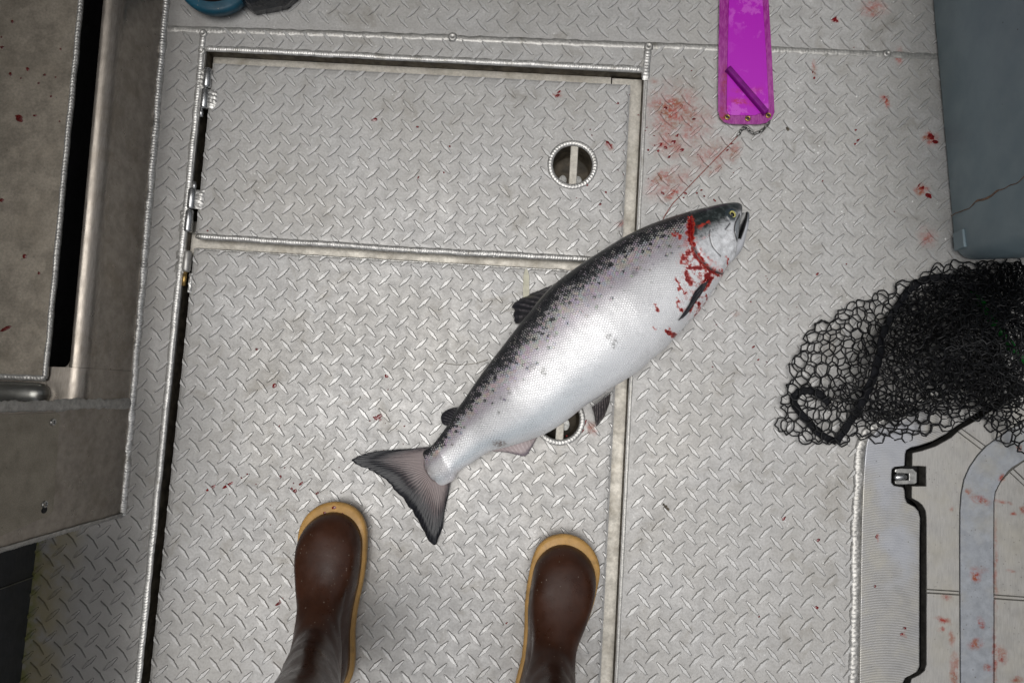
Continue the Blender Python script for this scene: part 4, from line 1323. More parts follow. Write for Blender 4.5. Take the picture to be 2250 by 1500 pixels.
# fins
def fin_mat(name, dark, ray_c, edge_c, tintend=0.75, rays=26, thresh=(0.35, 0.65), root=None):
    t = NT(name)
    uv = t.uv()
    sep = t.n('ShaderNodeSeparateXYZ'); t.l(uv, sep.inputs[0])
    wob = t.noise(t.map(uv, scale=(4, 1.5, 1)), 3, 3)
    u = t.math('ADD', sep.outputs[0], t.math('MULTIPLY', t.math('SUBTRACT', wob, 0.5), 0.02))
    st = t.math('SINE', t.math('MULTIPLY', u, rays * 2 * math.pi))
    rayf = t.rng(st, -0.2, 0.9)
    n1 = t.noise(t.map(uv, scale=(rays * 0.6, 3, 1)), 1.6, 4, 0.7)
    col = t.mix(t.math('MULTIPLY', rayf, t.rng(n1, thresh[0], thresh[1])), dark, ray_c)
    if root:
        mid_u = t.math('MULTIPLY', t.rng(sep.outputs[0], 0.04, 0.20), t.rng(sep.outputs[0], 0.97, 0.84))
        rv = t.math('ADD', sep.outputs[1], t.math('MULTIPLY', t.math('SUBTRACT', n1, 0.5), 0.7))
        col = t.mix(t.math('MULTIPLY', t.math('MULTIPLY', t.rng(rv, 0.62, 0.10), mid_u), t.rng(st, -1.0, 1.0, 0.45, 0.95)), col, root)
    col = t.mix(t.rng(t.math('ADD', sep.outputs[1], t.math('MULTIPLY', n1, 0.35)), tintend, tintend + 0.35), col, edge_c)
    return t.set(color=col, rough=0.40, spec=0.35, coat=0.12, coatr=0.1, normal=t.bump(st, 0.30, 0.0008, t.bump(t.noise(t.pos(), 200, 3), 0.15, 0.0008)))
M['fin_dark'] = fin_mat('dark_fin', (0.018, 0.018, 0.022), (0.12, 0.11, 0.12), (0.02, 0.02, 0.025), 0.8, 9)
M['fin_pale'] = fin_mat('pale_fin', (0.50, 0.42, 0.42), (0.68, 0.60, 0.60), (0.20, 0.17, 0.19), 0.75, 12)
M['fin_pelvic'] = fin_mat('pelvic_fin', (0.03, 0.026, 0.028), (0.20, 0.17, 0.165), (0.10, 0.085, 0.085), 0.9, 9)
M['fin_tail'] = fin_mat('tail_fin', (0.030, 0.026, 0.031), (0.32, 0.255, 0.25), (0.010, 0.011, 0.015), 0.58, 46, (0.40, 0.66), (0.34, 0.275, 0.265))

def fin(name, base, tip, z_base, z_tip, mat, nu=36, nv=14, ragged=0.0, thick=0.0022, warp=0.0):
    """sheet between a base curve and a margin curve (survey px), with thickness"""
    b = catmull(base, 8); t_ = catmull(tip, 8)
    def at(c, u):
        d = np.concatenate([[0], np.cumsum(np.hypot(*np.diff(c, axis=0).T))]); d /= d[-1]
        return np.array([np.interp(u, d, c[:, 0]), np.interp(u, d, c[:, 1])])
    V, UV = [], []
    sd = random.random() * 30
    for side in (0, 1):
        for j in range(nv + 1):
            v = j / nv
            for i in range(nu + 1):
                u = i / nu
                rg = 1 - ragged * (0.5 + noise.noise(Vector((u * 37, sd, 0)))) * (1 if 0 < i < nu else 0) * v * v
                p = at(b, u) * (1 - v * rg) + at(t_, u) * v * rg
                zb = z_base(u) if callable(z_base) else z_base
                zt = z_tip(u) if callable(z_tip) else z_tip
                z = zb * (1 - v) + zt * v + warp * noise.noise(Vector((u * 4, v * 3, sd))) * v
                th_ = thick * (1 - 0.75 * v) * (0.25 + 0.75 * math.sqrt(max(0, 4 * u * (1 - u)))) + 0.0002
                q = P(p[0], p[1], z)
                V.append((q.x, q.y, max(0.0006, z + (th_ if side == 0 else -th_) * 0.5)))
                UV.append((u, v))
    F = []
    n1_ = (nv + 1) * (nu + 1)
    for j in range(nv):
        for i in range(nu):
            a = j * (nu + 1) + i
            F.append((a, a + 1, a + nu + 2, a + nu + 1))
            F.append((n1_ + a, n1_ + a + nu + 1, n1_ + a + nu + 2, n1_ + a + 1))
    rim = [i for i in range(nu + 1)] + [j * (nu + 1) + nu for j in range(1, nv + 1)] + [nv * (nu + 1) + i for i in range(nu - 1, -1, -1)] + [j * (nu + 1) for j in range(nv - 1, 0, -1)]
    for a, c in zip(rim, rim[1:] + rim[:1]):
        F.append((a, a + n1_, c + n1_, c))
    return mk(name, V, F, mat, salmon, smooth=True, uvs=UV)

fin('tail_fin', [(955, 980), (942, 996), (934, 1012), (934, 1028), (942, 1044), (954, 1055), (972, 1058), (992, 1048)],
    [(905, 985), (822, 991), (782, 1003), (769, 1012), (793, 1026), (822, 1038), (848, 1055), (866, 1078), (883, 1093), (897, 1113), (915, 1139), (929, 1165), (941, 1191), (951, 1201), (961, 1191), (972, 1162), (977, 1124), (984, 1093)],
    lambda u: 0.0085 + 0.002 * math.sin(u * math.pi), 0.0050, M['fin_tail'], 150, 22, 0.05, 0.004, 0.004)
fin('dorsal_fin', [(1222, 628), (1200, 650), (1175, 680), (1150, 712)], [(1212, 626), (1170, 643), (1135, 660), (1122, 670), (1129, 681), (1126, 692), (1132, 711), (1146, 707)],
    0.036, 0.008, M['fin_dark'], 60, 12, 0.10, 0.003, 0.004)
fin('adipose_fin', [(1010, 898), (1002, 910), (992, 924), (984, 938)], [(1003, 894), (987, 898), (974, 906), (969, 916), (971, 928), (977, 934), (982, 935)], 0.022, 0.012, M['fin_dark'], 30, 10, 0, 0.005)
fin('pelvic_fin', [(1342, 862), (1330, 873), (1315, 884), (1300, 894)], [(1341, 872), (1339, 886), (1329, 913), (1318, 928), (1310, 938), (1307, 921), (1304, 905)], 0.026, 0.010, M['fin_pelvic'], 36, 14, 0.08, 0.003)
fin('anal_fin', [(1180, 955), (1150, 968), (1110, 980), (1074, 989)], [(1178, 965), (1168, 986), (1155, 1003), (1138, 1000), (1114, 994), (1090, 992)], 0.018, 0.006, M['fin_pale'], 44, 12, 0.10, 0.003)
_sz = {}
def surf_z(px, py):
    if (px, py) not in _sz:
        _sz[(px, py)] = _surf_z(px, py)
    return _sz[(px, py)]
def _surf_z(px, py):
    i = int(np.argmin(np.hypot(*(flat2 - np.array((px, py))).T) + 1000 * (~top_mask)))
    return VBa[i][2]
fin('pectoral_fin', [(1559, 612), (1556, 616), (1551, 620)], [(1556, 618), (1545, 640), (1530, 662), (1508, 692), (1489, 706), (1497, 694), (1512, 672), (1524, 645), (1540, 625)],
    lambda u: surf_z(1555, 616) + 0.004, lambda u: surf_z(1545, 640) * (1 - u) + surf_z(1520, 660) * u + 0.004 if u < .3 else surf_z(1510, 675) + 0.005, M['fin_dark'], 44, 16, 0.02, 0.0035)

# ------------------------------------------------------------------ rubber boots
def rubber(name, c, rough=0.42, spec=0.4, ribs=0.0):
    t = NT(name)
    p = t.pos()
    n = t.noise(p, 24, 5, 0.65)
    col = t.mix(t.rng(n, 0.3, 0.7), tuple(x * 0.78 for x in c), tuple(x * 1.2 for x in c))
    dust = t.math('MULTIPLY', t.rng(t.vor(p, 130), 0.14, 0.05), t.rng(t.noise(p, 14, 3), 0.42, 0.56))
    col = t.mix(t.math('MULTIPLY', dust, 0.7), col, (0.30, 0.25, 0.2))
    scr = t.rng(t.noise(t.map(p, rot=(0, 0, .4), scale=(6, 1, 3)), 40, 4, 0.7), 0.66, 0.74, 0, .25)
    col = t.mix(scr, col, tuple(min(1, x * 2.2) for x in c))
    if ribs:
        sz_ = t.n('ShaderNodeSeparateXYZ'); t.l(p, sz_.inputs[0])
        rb_ = t.math('SINE', t.math('MULTIPLY', t.math('ADD', t.math('ADD', sz_.outputs[0], sz_.outputs[1]), t.math('MULTIPLY', t.noise(p, 90, 2), 0.004)), 2600))
        col = t.mix(t.rng(rb_, -0.2, 0.9, 0, ribs), col, tuple(x * 0.6 for x in c))
        col = t.mix(t.rng(t.noise(p, 55, 5, .7), 0.55, 0.72, 0, .55), col, tuple(x * 0.45 for x in c))
    return t.set(color=col, rough=t.rng(t.noise(p, 30, 4, .7), 0.3, 0.7, rough * 0.70, rough * 1.35), spec=spec, normal=t.bump(t.noise(p, 420, 3), 0.12, 0.0006, t.bump(t.noise(p, 26, 3), 0.12, 0.004)))
M['brown_rubber'] = rubber('brown_rubber', (0.052, 0.0205, 0.0115), 0.35, 0.32)
M['dark_rubber'] = rubber('dark_brown_rubber', (0.028, 0.013, 0.010))
M['tan_sole'] = rubber('tan_gum_sole', (0.52, 0.30, 0.095), 0.5, 0.4, 0.28)
M['teal_sole'] = rubber('teal_sole', (0.004, 0.06, 0.10), 0.5)

def sstep(a, b, x):
    t = min(1, max(0, (x - a) / (b - a))); return t * t * (3 - 2 * t)

def boot(name, label, heel_px, toe_px, mirror, mat_up, mat_sole, lean=(0, 0), group=None):
    h = P(*heel_px); tpt = P(*toe_px)
    d = (tpt - h); L = d.length; ang = math.atan2(d.y, d.x) - math.pi / 2
    sc = L / 0.300
    root = thing(name, label, 'boot', (h.x, h.y, 0.0), group)
    ca, sa = math.cos(ang), math.sin(ang)
    def W(x, y, z):
        x *= sc * mirror; y *= sc
        return (h.x + ca * x - sa * y, h.y + sa * x + ca * y, z)
    ys = [0, .03, .06, .10, .14, .18, .21, .24, .27, .30]
    hws = [.038, .0395, .0395, .0370, .0405, .0490, .0525, .0535, .053, .052]
    cxs = [.0, .0, .0005, .002, .0035, .0045, .0050, .0055, .0065, .009]   # inner side is +x
    def hw(y): return float(np.interp(y, ys, hws))
    def cx(y): return float(np.interp(y, ys, cxs))
    NTH = 72
    def contour(y0, y1, ws, shaftk, hs, grow=0.0, cen=0.0):
        out = []
        for i in range(NTH):
            a = 2 * math.pi * i / NTH
            u = math.copysign(abs(math.cos(a)) ** 0.86, math.cos(a)); s = math.sin(a)
            y = (y0 + y1) / 2 + (y1 - y0) / 2 * u
            kq = sstep(.5, 1.0, abs(u))
            # the toe is a broad half round: width falls off only over the last part of the foot
            r_end = 0.058
            de_ = (y1 - y) if u > 0 else (y - y0)
            pr = math.copysign(math.sqrt(max(0.0, 1 - max(0.0, 1 - de_ / r_end) ** 2.3)), s) if abs(s) > 1e-6 else 0.0
            wf = hw(y) * ws * pr
            wsft = hs * math.copysign(abs(math.sqrt(max(0, 1 - u * u))), s)
            x = (cx(y) + wf) * (1 - shaftk) + (cen + wsft) * shaftk
            out.append((x, y))
        return out
    sl = [(.022, .004, .293, .96, 0), (.030, .004, .2935, .97, 0), (.040, .004, .2915, .975, 0), (.050, .004, .287, .965, 0), (.058, .005, .281, .945, 0), (.065, .006, .273, .92, .0), (.071, .007, .262, .885, .0),
          (.077, .008, .246, .84, .03), (.083, .009, .226, .80, .08), (.090, .010, .205, .78, .16), (.098, .011, .187, .80, .28), (.110, .011, .169, .84, .5), (.124, .010, .156, .9, .72), (.145, .007, .147, 1, .92),
          (.175, .004, .143, 1, 1), (.21, .001, .144, 1, 1), (.26, -.002, .149, 1, 1), (.32, -.006, .155, 1, 1), (.37, -.009, .160, 1, 1)]
    A = catmull(np.array(sl), 5)
    V, F = [], []
    sd = random.random() * 20
    for k, (z, y0, y1, ws, sk) in enumerate(A):
        hs = float(np.interp(z, [.1, .145, .2, .30, .37], [.044, .041, .044, .054, .060]))
        lx, ly = lean[0] * max(0, z - .08), lean[1] * max(0, z - .08)
        for i, (x, y) in enumerate(contour(y0, y1, ws, min(1, max(0, sk)), hs)):
            a = 2 * math.pi * i / NTH
            # creases round the ankle
            fold = 0.0009 * sstep(.085, .12, z) * sstep(.26, .16, z) * math.sin(z * 190 + 1.6 * math.sin(a * 2 + sd) + 2.2 * math.cos(a)) * (0.6 + 0.8 * noise.noise(Vector((math.cos(a) * 1.5, math.sin(a) * 1.5, z * 9 + sd))))
            fold += 0.0030 * noise.noise(Vector((x * 22, y * 22, z * 22 + sd))) * sstep(.03, .06, z)
            r = math.hypot(x, y - .08) + 1e-6
            V.append(W(x + x / r * fold + lx, y + (y - .08) / r * fold + ly, z))
    n = len(A)
    for k in range(n - 1):
        for i in range(NTH):
            a = k * NTH + i; b = k * NTH + (i + 1) % NTH
            F.append((a, b, b + NTH, a + NTH))
    if mirror < 0: F = [f[::-1] for f in F]
    upper = mk('upper', V, F, mat_up, root, smooth=True)
    # inside of the shaft so that the top is a real opening with a lining
    # sole with a rounded welt
    V, F = [], []
    prof = [(0.0005, -.001), (0.003, .002), (0.010, .0042), (0.018, .0054), (0.024, .0058), (0.0285, .0050), (0.0305, .0028), (0.0308, -.004)]
    for (z, g) in prof:
        for i in range(NTH):
            a = 2 * math.pi * i / NTH
            u = math.copysign(abs(math.cos(a)) ** 0.86, math.cos(a)); s = math.sin(a)
            y = 0.149 + (0.149 + g * (2.0 if u > 0 else 1)) * u
            ye = 0.298 + g * 2.0
            de_ = (ye - y) if u > 0 else (y + g)
            pr = math.copysign(math.sqrt(max(0.0, 1 - max(0.0, 1 - de_ / 0.060) ** 2.3)), s) if abs(s) > 1e-6 else 0.0
            x = cx(y) + (hw(min(y, .3)) * .97 + g) * pr
            V.append(W(x, y, z))
    n = len(prof)
    for k in range(n - 1):
        for i in range(NTH):
            a = k * NTH + i; b = k * NTH + (i + 1) % NTH
            F.append((a, b, b + NTH, a + NTH))
    F.append(tuple(range(NTH))[::-1])
    if mirror < 0: F = [f[::-1] for f in F]
    mk('sole', V, F, mat_sole, root, smooth=True)
    # rolled top band
    top = A[-1]
    band = [W(x + lean[0] * .29, y + lean[1] * .29, .37) for x, y in contour(top[1], top[2], 1, 1, .0625)]
    band.append(band[0]); band.append(band[1])
    mk('top_band', *tube_geo(band, 0.004, 8, caps=False), mat_up, root, smooth=True)
    return root

boot('rubber_boot', 'brown rubber boot with tan sole left of the tail, red drops on its toe', (728, 1512), (733, 1109), 1, M['brown_rubber'], M['tan_sole'], (.22, -.02), 'worn brown boots')
boot('rubber_boot', 'brown rubber boot with tan sole standing beside the hatch gutter', (1172, 1578), (1262, 1183), -1, M['brown_rubber'], M['tan_sole'], (.0, -.02), 'worn brown boots')
boot('rubber_boot', 'dark boot with teal sole at the top edge', (466, -362), (478, 36), -1, M['dark_rubber'], M['teal_sole'], (0, -.1))

# black crumpled bag beside the teal-soled boot
def crumple(name, label, cat, outline, zt, mat, seed):
    root_c = np.mean(outline, 0)
    V, F = [], []
    n = len(outline)
    levels = [(1.0, 0.002), (1.03, 0.02), (0.98, 0.045), (0.80, 0.07), (0.5, 0.085), (0.0, 0.09)]
    for (s, z) in levels:
        for i, p in enumerate(outline):
            q = root_c + (np.array(p) - root_c) * s * (1 + 0.10 * noise.noise(Vector((i * .9, z * 40, seed))) * (s < 1))
            w = P(q[0], q[1], 0.0)
            V.append((w.x, w.y, z * zt / 0.09 * (1 + 0.35 * noise.noise(Vector((i * .7, s * 3, seed + 3)))) if z > .01 else z))
    for k in range(len(levels) - 1):
        for i in range(n):
            F.append((k * n + i, k * n + (i + 1) % n, (k + 1) * n + (i + 1) % n, (k + 1) * n + i))
    F.append(tuple(range(n))[::-1])
    return tag(mk(name, V, F, mat, smooth=False), label, cat)
M['black_plastic'] = simple('black_plastic', (0.010, 0.012, 0.016), 0.28, 0, 0.4, 30, 0.5, 60, spec=0.6, bdist=0.004)
crumple('plastic_bag', 'black glossy crumpled bag beside the teal-soled boot', 'bag', [(528, 8), (542, 18), (556, 30), (566, 35), (590, 31), (612, 27), (634, 22), (652, 8), (668, -12), (690, -60), (690, -130), (640, -180), (570, -170), (530, -110), (522, -40)], 0.075, M['black_plastic'], 3.3)

# ------------------------------------------------------------------ flasher paddle with swivels and leader
def flasher_mat():
    t = NT('magenta_foil')
    p = t.pos()
    g = t.n('ShaderNodeTexChecker'); t.l(t.map(p, rot=(0, 0, .8)), g.inputs['Vector']); g.inputs['Scale'].default_value = 420
    col = t.mix(t.math('MULTIPLY', g.outputs['Fac'], 0.10), (0.46, 0.002, 0.50), (0.56, 0.008, 0.62))
    wear = t.rng(t.noise(t.map(p, (2, 7, 1)), 34, 5, 0.7), 0.53, 0.58)
    c = P(1650, 190)
    reg = t.rng(t.noise(t.map(p, (0, 0, 0)), 9, 3), 0.40, 0.55)
    wear = t.math('MULTIPLY', wear, reg)
    col = t.mix(t.math('MULTIPLY', wear, .55), col, (0.66, 0.13, 0.66))
    scr = t.rng(t.vor(t.map(p, scale=(1, 1, 1)), 110, 'F1'), 0.10, 0.05)
    col = t.mix(t.math('MULTIPLY', scr, t.rng(t.noise(p, 25), .5, .6)), col, (0.30, 0.01, 0.25))
    bl = t.smears([(1625, 228, 34, 7, -6, .9), (1615, 205, 14, 6, 0, .6), (1588, 250, 10, 30, 0, .8), (1655, 205, 20, 9, 20, .35)], 0.004)
    col = t.mix(bl, col, (0.45, 0.015, 0.10))
    return t.set(color=col, rough=0.38, metal=0.1, coat=0.25, coatr=0.15, normal=t.bump(t.noise(p, 200, 3), 0.1, 0.0006))
M['foil'] = flasher_mat()
def flange_mat():
    t = NT('magenta_plastic')
    p = t.pos()
    col = t.mix(t.rng(t.noise(t.map(p, scale=(5, 1, 1)), 60, 5, .7), 0.35, 0.7), (0.36, 0.012, 0.30), (0.55, 0.10, 0.45))
    bl = t.smears([(1588, 200, 9, 60, 0, .7), (1584, 258, 8, 22, 0, 1.0)], 0.004)
    col = t.mix(bl, col, (0.40, 0.02, 0.05))
    return t.set(color=col, rough=0.22, coat=0.7, coatr=0.1, trans=0.25, normal=t.bump(t.noise(p, 120, 4), 0.15, 0.0008))
M['flange'] = flange_mat()
M['keel'] = simple('purple_plastic', (0.20, 0.006, 0.21), 0.5, 0, 0.2, 80, 0.1, spec=0.2)
fl = thing('fishing_flasher', 'magenta fishing flasher paddle with brass grommets and swivel chain', 'flasher', P(1640, 140))
ZF = 0.0075
outl = [(1583, -120), (1581, 0), (1579, 100), (1578, 200), (1578, 244), (1582, 258), (1591, 268), (1604, 272), (1640, 273), (1668, 273), (1684, 270), (1696, 261), (1702, 247), (1701, 225), (1696, 120), (1689, 0), (1682, -120)]
w0 = [tuple(P(x, y, ZF)[:2]) for x, y in outl]
GRM = [(1598, 258), (1643, 261), (1688, 254)]
gh = [circle(*P(x, y, ZF)[:2], 0.0033, 14) for x, y in GRM]
plate('blade', w0, gh, ZF - 0.0032, ZF, M['flange'], fl, bevel=0.0010)
cen = [(1606, -120), (1601, 0), (1598, 120), (1596, 243), (1601, 253), (1612, 254), (1660, 254), (1684, 243), (1689, 238), (1683, 120), (1675, 0), (1668, -120)]
plate('foil_panel', [tuple(P(x, y, ZF)[:2]) for x, y in cen], [], ZF + 0.0002, ZF + 0.0016, M['foil'], fl, bevel=0.0012, seg=3)
ka, kb = P(1601, 147, ZF + .010), P(1686, 246, ZF + .010)
kd = (kb - ka).normalized(); kn = Vector((-kd.y, kd.x, 0)) * 0.0052
V = []
for z, g in ((ZF + 0.0012, 1.0), (ZF + 0.0085, .9), (ZF + 0.0105, .6)):
    e = kd * (0.002 if z > ZF + .01 else 0)
    for q in (ka + kn * g + e, kb + kn * g - e, kb - kn * g - e, ka - kn * g + e):
        V.append((q.x, q.y, z))
F = [(8, 11, 10, 9)]
for k in range(2):
    for i in range(4):
        F.append((k * 4 + i, k * 4 + 4 + i, k * 4 + 4 + (i + 1) % 4, k * 4 + (i + 1) % 4))
mk('keel', V, F, M['keel'], fl, bevel=0.0008)
for (x, y) in GRM:
    c = P(x, y, ZF)
    pts = [(c.x + 0.0037 * math.cos(a * math.pi / 9), c.y + 0.0037 * math.sin(a * math.pi / 9), ZF + 0.0004) for a in range(20)]
    mk('grommet', *tube_geo(pts, 0.00135, 8, caps=False), M['brass'], fl, smooth=True)
kh = [P(1635, -1, ZF), ]
# swivel chain
M['swivel'] = simple('dark_steel', (0.20, 0.20, 0.19), 0.25, 0.9, 0.3, 120, 0.1)
def link_ring(pa, pb, w, r=0.0007, z=0.004):
    a, b = P(*pa, z), P(*pb, z)
    d = (b - a); L = d.length / 2; c = (a + b) / 2; d.normalize(); n = Vector((-d.y, d.x, 0))
    pts = [c + d * (L * math.cos(k * math.pi / 10)) + n * (w * math.sin(k * math.pi / 10)) + Vector((0, 0, 0.0008 * math.sin(k * math.pi / 5))) for k in range(22)]
    return tube_geo(pts, r, 6, caps=False)
chain = [((1690, 250), (1688, 276), .0024, .006), ((1689, 268), (1681, 282), .0020, .004), ((1682, 280), (1668, 292), .0022, .003), ((1671, 289), (1656, 294), .0022, .003), ((1659, 295), (1646, 287), .0020, .003), ((1649, 288), (1640, 282), .0018, .003),
         ((1641, 281), (1632, 279), .0020, .003), ((1634, 279), (1627, 289), .0020, .003), ((1628, 288), (1620, 299), .0024, .003)]
for a, b, w, z in chain:
    mk('swivel_link', *link_ring(a, b, w, 0.0007, z), M['swivel'], fl, smooth=True)
for a, b, r in (((1680, 283), (1670, 290), .0019), ((1640, 281), (1632, 284), .0017), ((1629, 284), (1625, 292), .0019)):
    p0, p1 = P(*a, .004), P(*b, .004)
    mk('swivel_barrel', *tube_geo([p0, p0.lerp(p1, .25), p0.lerp(p1, .75), p1], [r * .5, r, r, r * .5], 10), M['swivel'], fl, smooth=True)
M['bloody_line'] = simple('bloodied_line', (0.30, 0.05, 0.03), 0.3, 0, 0.5, 200, 0.1)
ln = [P(1621, 299, .003), P(1606, 315, .0026), P(1590, 331, .0025), P(1560, 362, .0025), P(1525, 398, .0025), P(1497, 428, .0025), P(1478, 448, .0025), P(1462, 472, .003), P(1455, 486, .003)]
o = mk('leader_line', *tube_geo([tuple(q) for q in catmull(np.array(ln), 4)], 0.0006, 6), M['bloody_line'], smooth=True)
tag(o, 'thin blood-stained fishing line running from the flasher swivel to the salmon', 'line')

# ------------------------------------------------------------------ grey cooler box
def cooler_mat():
    t = NT('slate_plastic')
    p = t.pos()
    n = t.noise(p, 12, 5, 0.6)
    col = t.mix(t.rng(n, 0.3, 0.7), (0.20, 0.272, 0.305), (0.235, 0.31, 0.345))
    sp = t.math('MULTIPLY', t.rng(t.vor(p, 60), 0.10, 0.04), t.rng(t.noise(p, 9), .45, .6))
    col = t.mix(t.math('MULTIPLY', sp, .5), col, (0.3, 0.32, 0.33))
    gr = t.math('MULTIPLY', t.rng(t.vor(t.map(p, (4, 4, 4)), 55), 0.09, 0.03), t.rng(t.noise(p, 7), .5, .6))
    col = t.mix(t.math('MULTIPLY', gr, .8), col, (0.03, 0.025, 0.02))
    return t.set(color=col, rough=t.rng(t.noise(p, 25, 4), .3, .7, .42, .6), spec=0.4, normal=t.bump(t.noise(p, 260, 4, .7), 0.22, 0.0008))
M['slate'] = cooler_mat()
ca_, cb_ = P(2045, 0), P(2094, 562)
cd = Vector((cb_.x - ca_.x, cb_.y - ca_.y, 0)).normalized()       # towards the viewer
cn = Vector((-cd.y, cd.x, 0))                                      # right
if cn.x < 0: cn = -cn
corner = cb_ + cd * 0.010
CW, CL, RC = 0.46, 0.78, 0.030
cooler = thing('cooler_box', 'slate grey plastic cooler box with a dried blood run down its side', 'cooler', corner + cn * CW / 2 - cd * CL / 2)
def rrect(grow, n=8):
    out = []
    x0, x1, y0, y1 = -grow, CW + grow, -CL - grow, grow
    for cx_, cy_, a0 in ((x1 - RC, y1 - RC, 0), (x0 + RC, y1 - RC, 90), (x0 + RC, y0 + RC, 180), (x1 - RC, y0 + RC, 270)):
        for k in range(n + 1):
            a = math.radians(a0 + 90 * k / n)
            out.append((cx_ + RC * math.cos(a), cy_ + RC * math.sin(a)))
    return out
TAP = 0.125
V, F = [], []
levels = [(0.0015, -0.006), (0.004, -0.002), (0.010, 0.0), (0.10, 0.10 * TAP), (0.20, 0.20 * TAP), (0.345, 0.345 * TAP), (0.352, 0.345 * TAP + 0.001)]
for z, g in levels:
    for (x, y) in rrect(g):
        q = corner + cn * x + cd * y
        V.append((q.x, q.y, z))
n = len(rrect(0))
for k in range(len(levels) - 1):
    for i in range(n):
        F.append((k * n + i, k * n + (i + 1) % n, (k + 1) * n + (i + 1) % n, (k + 1) * n + i))
F.append(tuple((len(levels) - 1) * n + i for i in range(n)))
body_c_ = mk('tub', V, F, M['slate'], cooler, smooth=True)
V, F = [], []
lv = [(0.353, 0.048), (0.356, 0.052), (0.395, 0.054), (0.405, 0.048), (0.408, 0.03)]
for z, g in lv:
    for (x, y) in rrect(g):
        q = corner + cn * x + cd * y; V.append((q.x, q.y, z))
for k in range(len(lv) - 1):
    for i in range(n):
        F.append((k * n + i, k * n + (i + 1) % n, (k + 1) * n + (i + 1) % n, (k + 1) * n + i))
F.append(tuple((len(lv) - 1) * n + i for i in range(n)))
mk('lid', V, F, M['slate'], cooler, smooth=True)
def on_side(yd, z, off=0.0):
    """point on the cooler's left side, yd metres from the corner, z up"""
    return corner - cn * (z * TAP + off) - cd * yd + Vector((0, 0, z))
def patch(name, y0, y1, z0, z1, off, mat, bev=.0015):
    V = []
    for o_ in (off, -0.002):
        for (yy, z) in ((y0, z0), (y1, z0), (y1, z1), (y0, z1)):
            V.append(tuple(on_side(yy, z, o_)))
    F = [(0, 1, 2, 3), (0, 4, 5, 1), (1, 5, 6, 2), (2, 6, 7, 3), (3, 7, 4, 0)]
    return mk(name, V, F, mat, cooler, bevel=bev)
patch('corner_foot', 0.016, 0.046, 0.010, 0.042, 0.0028, M['slate'], 0.0015)
# dried blood run: follows gravity down the wall
M['dry_blood'] = simple('dried_blood', (0.17, 0.095, 0.055), 0.55, 0, 0.5, 160, 0.2)
run = []
for k in range(60):
    z = 0.006 + k * 0.0042
    run.append(on_side(0.076 + 0.0012 * math.sin(z * 90) + 0.004 * noise.noise(Vector((z * 40, 0, 2))), z, 0.0003))
rads = [0.0007 + 0.0012 * max(0, noise.noise(Vector((k * .33, 4, 0)))) + (0.001 if 18 < k < 34 else 0) for k in range(60)]
up_ = (cn * -1).normalized()
o = mk('blood_run', *tube_geo(run, rads, 6, up=tuple(up_), flat=0.25), M['dry_blood'], cooler, smooth=True)

# ------------------------------------------------------------------ landing net
M['net'] = simple('black_net_rubber', (0.005, 0.0052, 0.006), 0.38, 0, 0.4, 80, 0.15, spec=0.3)
M['ribbon'] = simple('black_webbing', (0.0045, 0.005, 0.007), 0.7, 0, 0.5, 200, 0.7, 900, spec=0.2, bdist=0.001)
M['green'] = simple('green_handle', (0.0, 0.10, 0.010), 0.35, 0, 0.25, 60, 0.1, spec=0.5)
net = thing('landing_net', 'black rubber landing net heaped beside the grey cooler', 'net', P(2050, 790))
npoly = np.array(NET_PX, float)
_gx, _gy = np.arange(1500, 2500, 8.0), np.arange(350, 1250, 8.0)
_gg = np.array([(x, y) for y in _gy for x in _gx])
_nd = dist_poly(_gg, np.array([q for q in NET_PX if q[0] < 2255], float)).reshape(len(_gy), len(_gx))
_nd = np.where(pipv(_gg, NET_PX + [(2500, 1012), (2500, 560)]).reshape(_nd.shape), _nd, 0)
def net_h(x, y):
    """height of the heap"""
    fx = min(max((x - 1500) / 8, 0), len(_gx) - 1.01); fy = min(max((y - 350) / 8, 0), len(_gy) - 1.01)
    i, j = int(fx), int(fy); fx -= i; fy -= j
    d = (_nd[j, i] * (1 - fx) + _nd[j, i + 1] * fx) * (1 - fy) + (_nd[j + 1, i] * (1 - fx) + _nd[j + 1, i + 1] * fx) * fy
    e = sstep(0, 190, d)
    e2 = sstep(1760, 2180, x)
    return 0.006 + e * (0.022 + 0.085 * e2)
